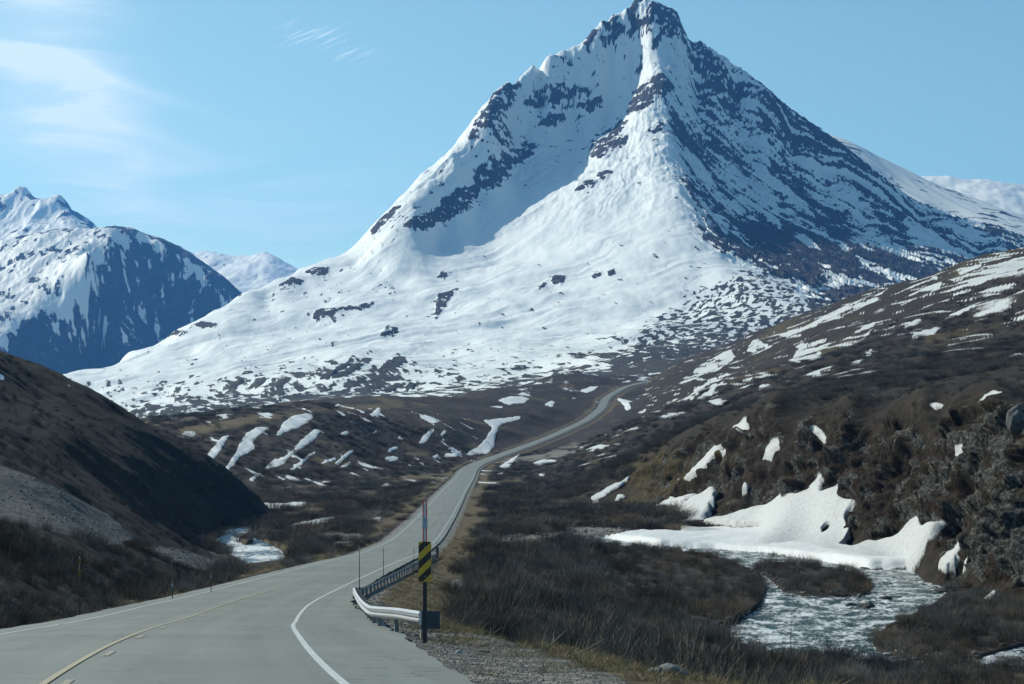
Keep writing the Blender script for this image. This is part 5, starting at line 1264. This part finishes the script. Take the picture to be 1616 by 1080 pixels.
snow_pole(701, 862, 876, 262, 'far snow pole on the right verge beyond the end of the guardrail', 'dark')
snow_pole(689, 853, 880, 232, 'slim blue-grey snow pole at the far end of the guardrail', 'dark')
snow_pole(126, 879, 966, 80, 'leaning dark snow pole with two faded yellow reflectors on the left verge', 'tag')
snow_pole(333, 905, 934, 112, 'short dark snow pole on the left verge in front of the river', 'dark')
snow_pole(272, 918, 941, 100, 'small dark snow pole on the left verge, second from the left', 'dark')

# bare saplings in the brush
def sapling(x, d, h, lean, seed, label, group=None):
    r = random.Random(seed); z = gz(x, d)
    ro = empty('bare_sapling', (x, d, z), label, 'sapling', group)
    pts = [(lean * h * (t_ ** 1.5) + 0.04 * math.sin(t_ * 9 + seed), 0.03 * math.sin(t_ * 7), t_ * h) for t_ in [i / 10 for i in range(11)]]
    bm = bmesh.new(); add_tube(bm, [(pts[0][0], pts[0][1], -0.2)] + pts, [0.035] + [0.032 * (1 - 0.85 * i / 10) + 0.004 for i in range(11)], 6)
    link_mesh('trunk', bm, mm_bark, ro, smooth=True)
    bm = bmesh.new()
    for k in range(26):
        t_ = r.uniform(0.15, 0.98); i = int(t_ * 10); p = pts[i]
        a = r.uniform(0, 6.28); ln = h * 0.16 * (1.1 - t_) + 0.15
        q1 = (p[0] + math.cos(a) * ln * 0.5, p[1] + math.sin(a) * ln * 0.5, p[2] + ln * 0.55); q2 = (p[0] + math.cos(a) * ln * 0.8, p[1] + math.sin(a) * ln * 0.8, p[2] + ln * 1.3)
        add_tube(bm, [p, q1, q2], [0.010, 0.007, 0.003], 4)
    link_mesh('branches', bm, mm_bark, ro)
sapling(xx(1248, 118), 118, 5.0, 0.01, 5, 'tall bare sapling rising in front of the river, the tallest one')
for px, d, h, sd_, lab in ((1178, 112, 2.6, 6, 'short bare sapling at the brush edge left of the tall sapling'), (1385, 120, 2.8, 7, 'bare sapling in front of the brush mound by the water'),
                      (1316, 105, 2.2, 8, 'small bare sapling between the tall sapling and the brush mound'), (1556, 98, 3.6, 9, 'spreading bare sapling low at the right edge near the snow patch'), (1600, 92, 3.4, 10, 'bare sapling rightmost at the frame edge above the snow patch'),
                      (60, 110, 2.2, 11, 'bare sapling on the left bank above the road edge')):
    sapling(xx(px, d), d, h, random.uniform(-0.06, 0.06), sd_, lab, 'bare saplings standing out of the brush')
# bleached broken branches on the verge
def branch(px, d, ln, ang_, label):
    x = xx(px, d); z = gz(x, d); ca, sa = math.cos(ang_), math.sin(ang_)
    bm = bmesh.new(); add_tube(bm, [(0, 0, 0.0), (ca * ln * .5, sa * ln * .2, 0.22 * ln), (ca * ln, sa * ln * .4, 0.5 * ln)], [0.014, 0.010, 0.004], 6)
    add_tube(bm, [(ca * ln * .45, sa * ln * .18, 0.2 * ln), (ca * ln * .5, sa * ln * .5, 0.5 * ln)], [0.008, 0.003], 5)
    tag(link_mesh('dry_branch', bm, mm_branch, None, (x, d, z)), label, 'branch', 'bleached branches on the verge')
mm_branch = M_('bleached_wood', (0.34, 0.31, 0.26), 0.9)
branch(757, 52, 0.75, 0.7, 'bleached dry branch sticking up from the verge right of the marker')
branch(858, 46, 0.8, 0.9, 'bleached dry branch leaning out of the brush above the gravel')
branch(905, 43, 0.7, 0.3, 'low bleached branch lying at the edge of the gravel')

# stones and boulders
def rock(name, px, py_, d, sx, sy, sz, seed, label, mat, cat='stone', group='stones on the gravel shoulder', rz=0.0, sink=0.25):
    x = xx(px, d); z = gz(x, d) if py_ is None else max(zz(py_, d), gz(x, d) - 0.2)
    p = stone_mesh(name, seed, mat, 4, 1.0, 0.5); o = p; COL.objects.link(o)
    o.location = (x, d, z + sz * (1 - 2 * sink) * 0.5); o.scale = (sx, sy, sz); o.rotation_euler = (0, 0, rz)
    return tag(o, label, cat, group)
def stone_mat(name, c, moss=None):
    m, t, b = newmat(name); tc_ = N(t, 'ShaderNodeTexCoord').outputs['Object']
    n1 = noise(t, tc_, 2.2, 8, 0.68); n2 = noise(t, tc_, 9, 5, 0.7)
    k = ramp(t, n1, [(0.3, tuple(v * 0.55 for v in c)), (0.55, c), (0.75, tuple(min(1, v * 1.5) for v in c))])
    k = mix(t, mrange(t, n2, 0.5, 0.75, 0, 0.5), k, tuple(v * 0.6 for v in c))
    t.links.new(k, b.inputs['Base Color']); b.inputs['Roughness'].default_value = 0.9
    bump(t, b, fm(t, 'ADD', n1, fm(t, 'MULTIPLY', n2, 0.4)), 0.6, 0.12)
    return m
sm_g = stone_mat('grey_boulder', (0.17, 0.185, 0.18)); sm_l = stone_mat('pale_stone', (0.42, 0.44, 0.44)); sm_d = stone_mat('dark_stone', (0.06, 0.065, 0.065)); sm_c = stone_mat('cliff_boulder', (0.13, 0.135, 0.13))
rock('boulder', 1062, None, 34.6, 0.30, 0.26, 0.20, 11, 'large rounded grey boulder half buried at the bottom edge of the gravel', sm_g, 'boulder', None)
rock('boulder', 1036, None, 34.2, 0.17, 0.17, 0.11, 12, 'smaller flat grey boulder touching the left side of the large one', sm_g, 'boulder', None)
rock('stone', 725, None, 40, 0.085, 0.07, 0.06, 13, 'pale rounded stone alone on the asphalt-side gravel', sm_l)
rock('stone', 762, None, 42.5, 0.16, 0.09, 0.045, 14, 'flat dark stone on the gravel above the pale one', sm_d)
rock('stone', 853, None, 43.5, 0.13, 0.10, 0.06, 15, 'bluish grey stone at the edge of the brush', sm_g)
rock('stone', 826, None, 44, 0.05, 0.04, 0.035, 16, 'small white stone left of the bluish grey stone', sm_l)
rock('stone', 990, None, 37, 0.11, 0.09, 0.05, 17, 'grey stone on the gravel left of the boulders', sm_g)
rock('stone', 199, None, 71, 0.10, 0.10, 0.07, 18, 'small white stone on the left verge', sm_l, 'stone', None)
rock('boulder', 1606, 680, 230, 1.3, 1.2, 1.7, 41, 'tall pale grey boulder standing out of the cliff top at the right edge', sm_c, 'boulder', None, 0.4, 0.5)
for px, d, s, sd_, lb in ((1397, 213, 0.7, 31, 'dark wet boulder in the river off the tip of the island'), (1370, 203, 0.9, 32, 'wet boulder at the downstream end of the brush island'), (1343, 205, 0.55, 33, 'smaller wet boulder against the island shore'),
                      (1488, 222, 1.1, 34, 'boulder at the cliff foot beside the water'), (1500, 230, 0.8, 35, 'second boulder at the cliff foot, nearer the snow tongue'), (1400, 160, 0.35, 36, 'low pale stone in the water by the right brush mound')):
    z_ = WZR
    o = stone_mesh('boulder', sd_, sm_d if sd_ != 36 else sm_l, 4, 0.75, 0.5); COL.objects.link(o)
    o.location = (xx(px, d), d, z_ + 0.1 * s); o.scale = (s, s * 0.8, s * 0.6)
    tag(o, lb, 'boulder', 'wet boulders in the river')
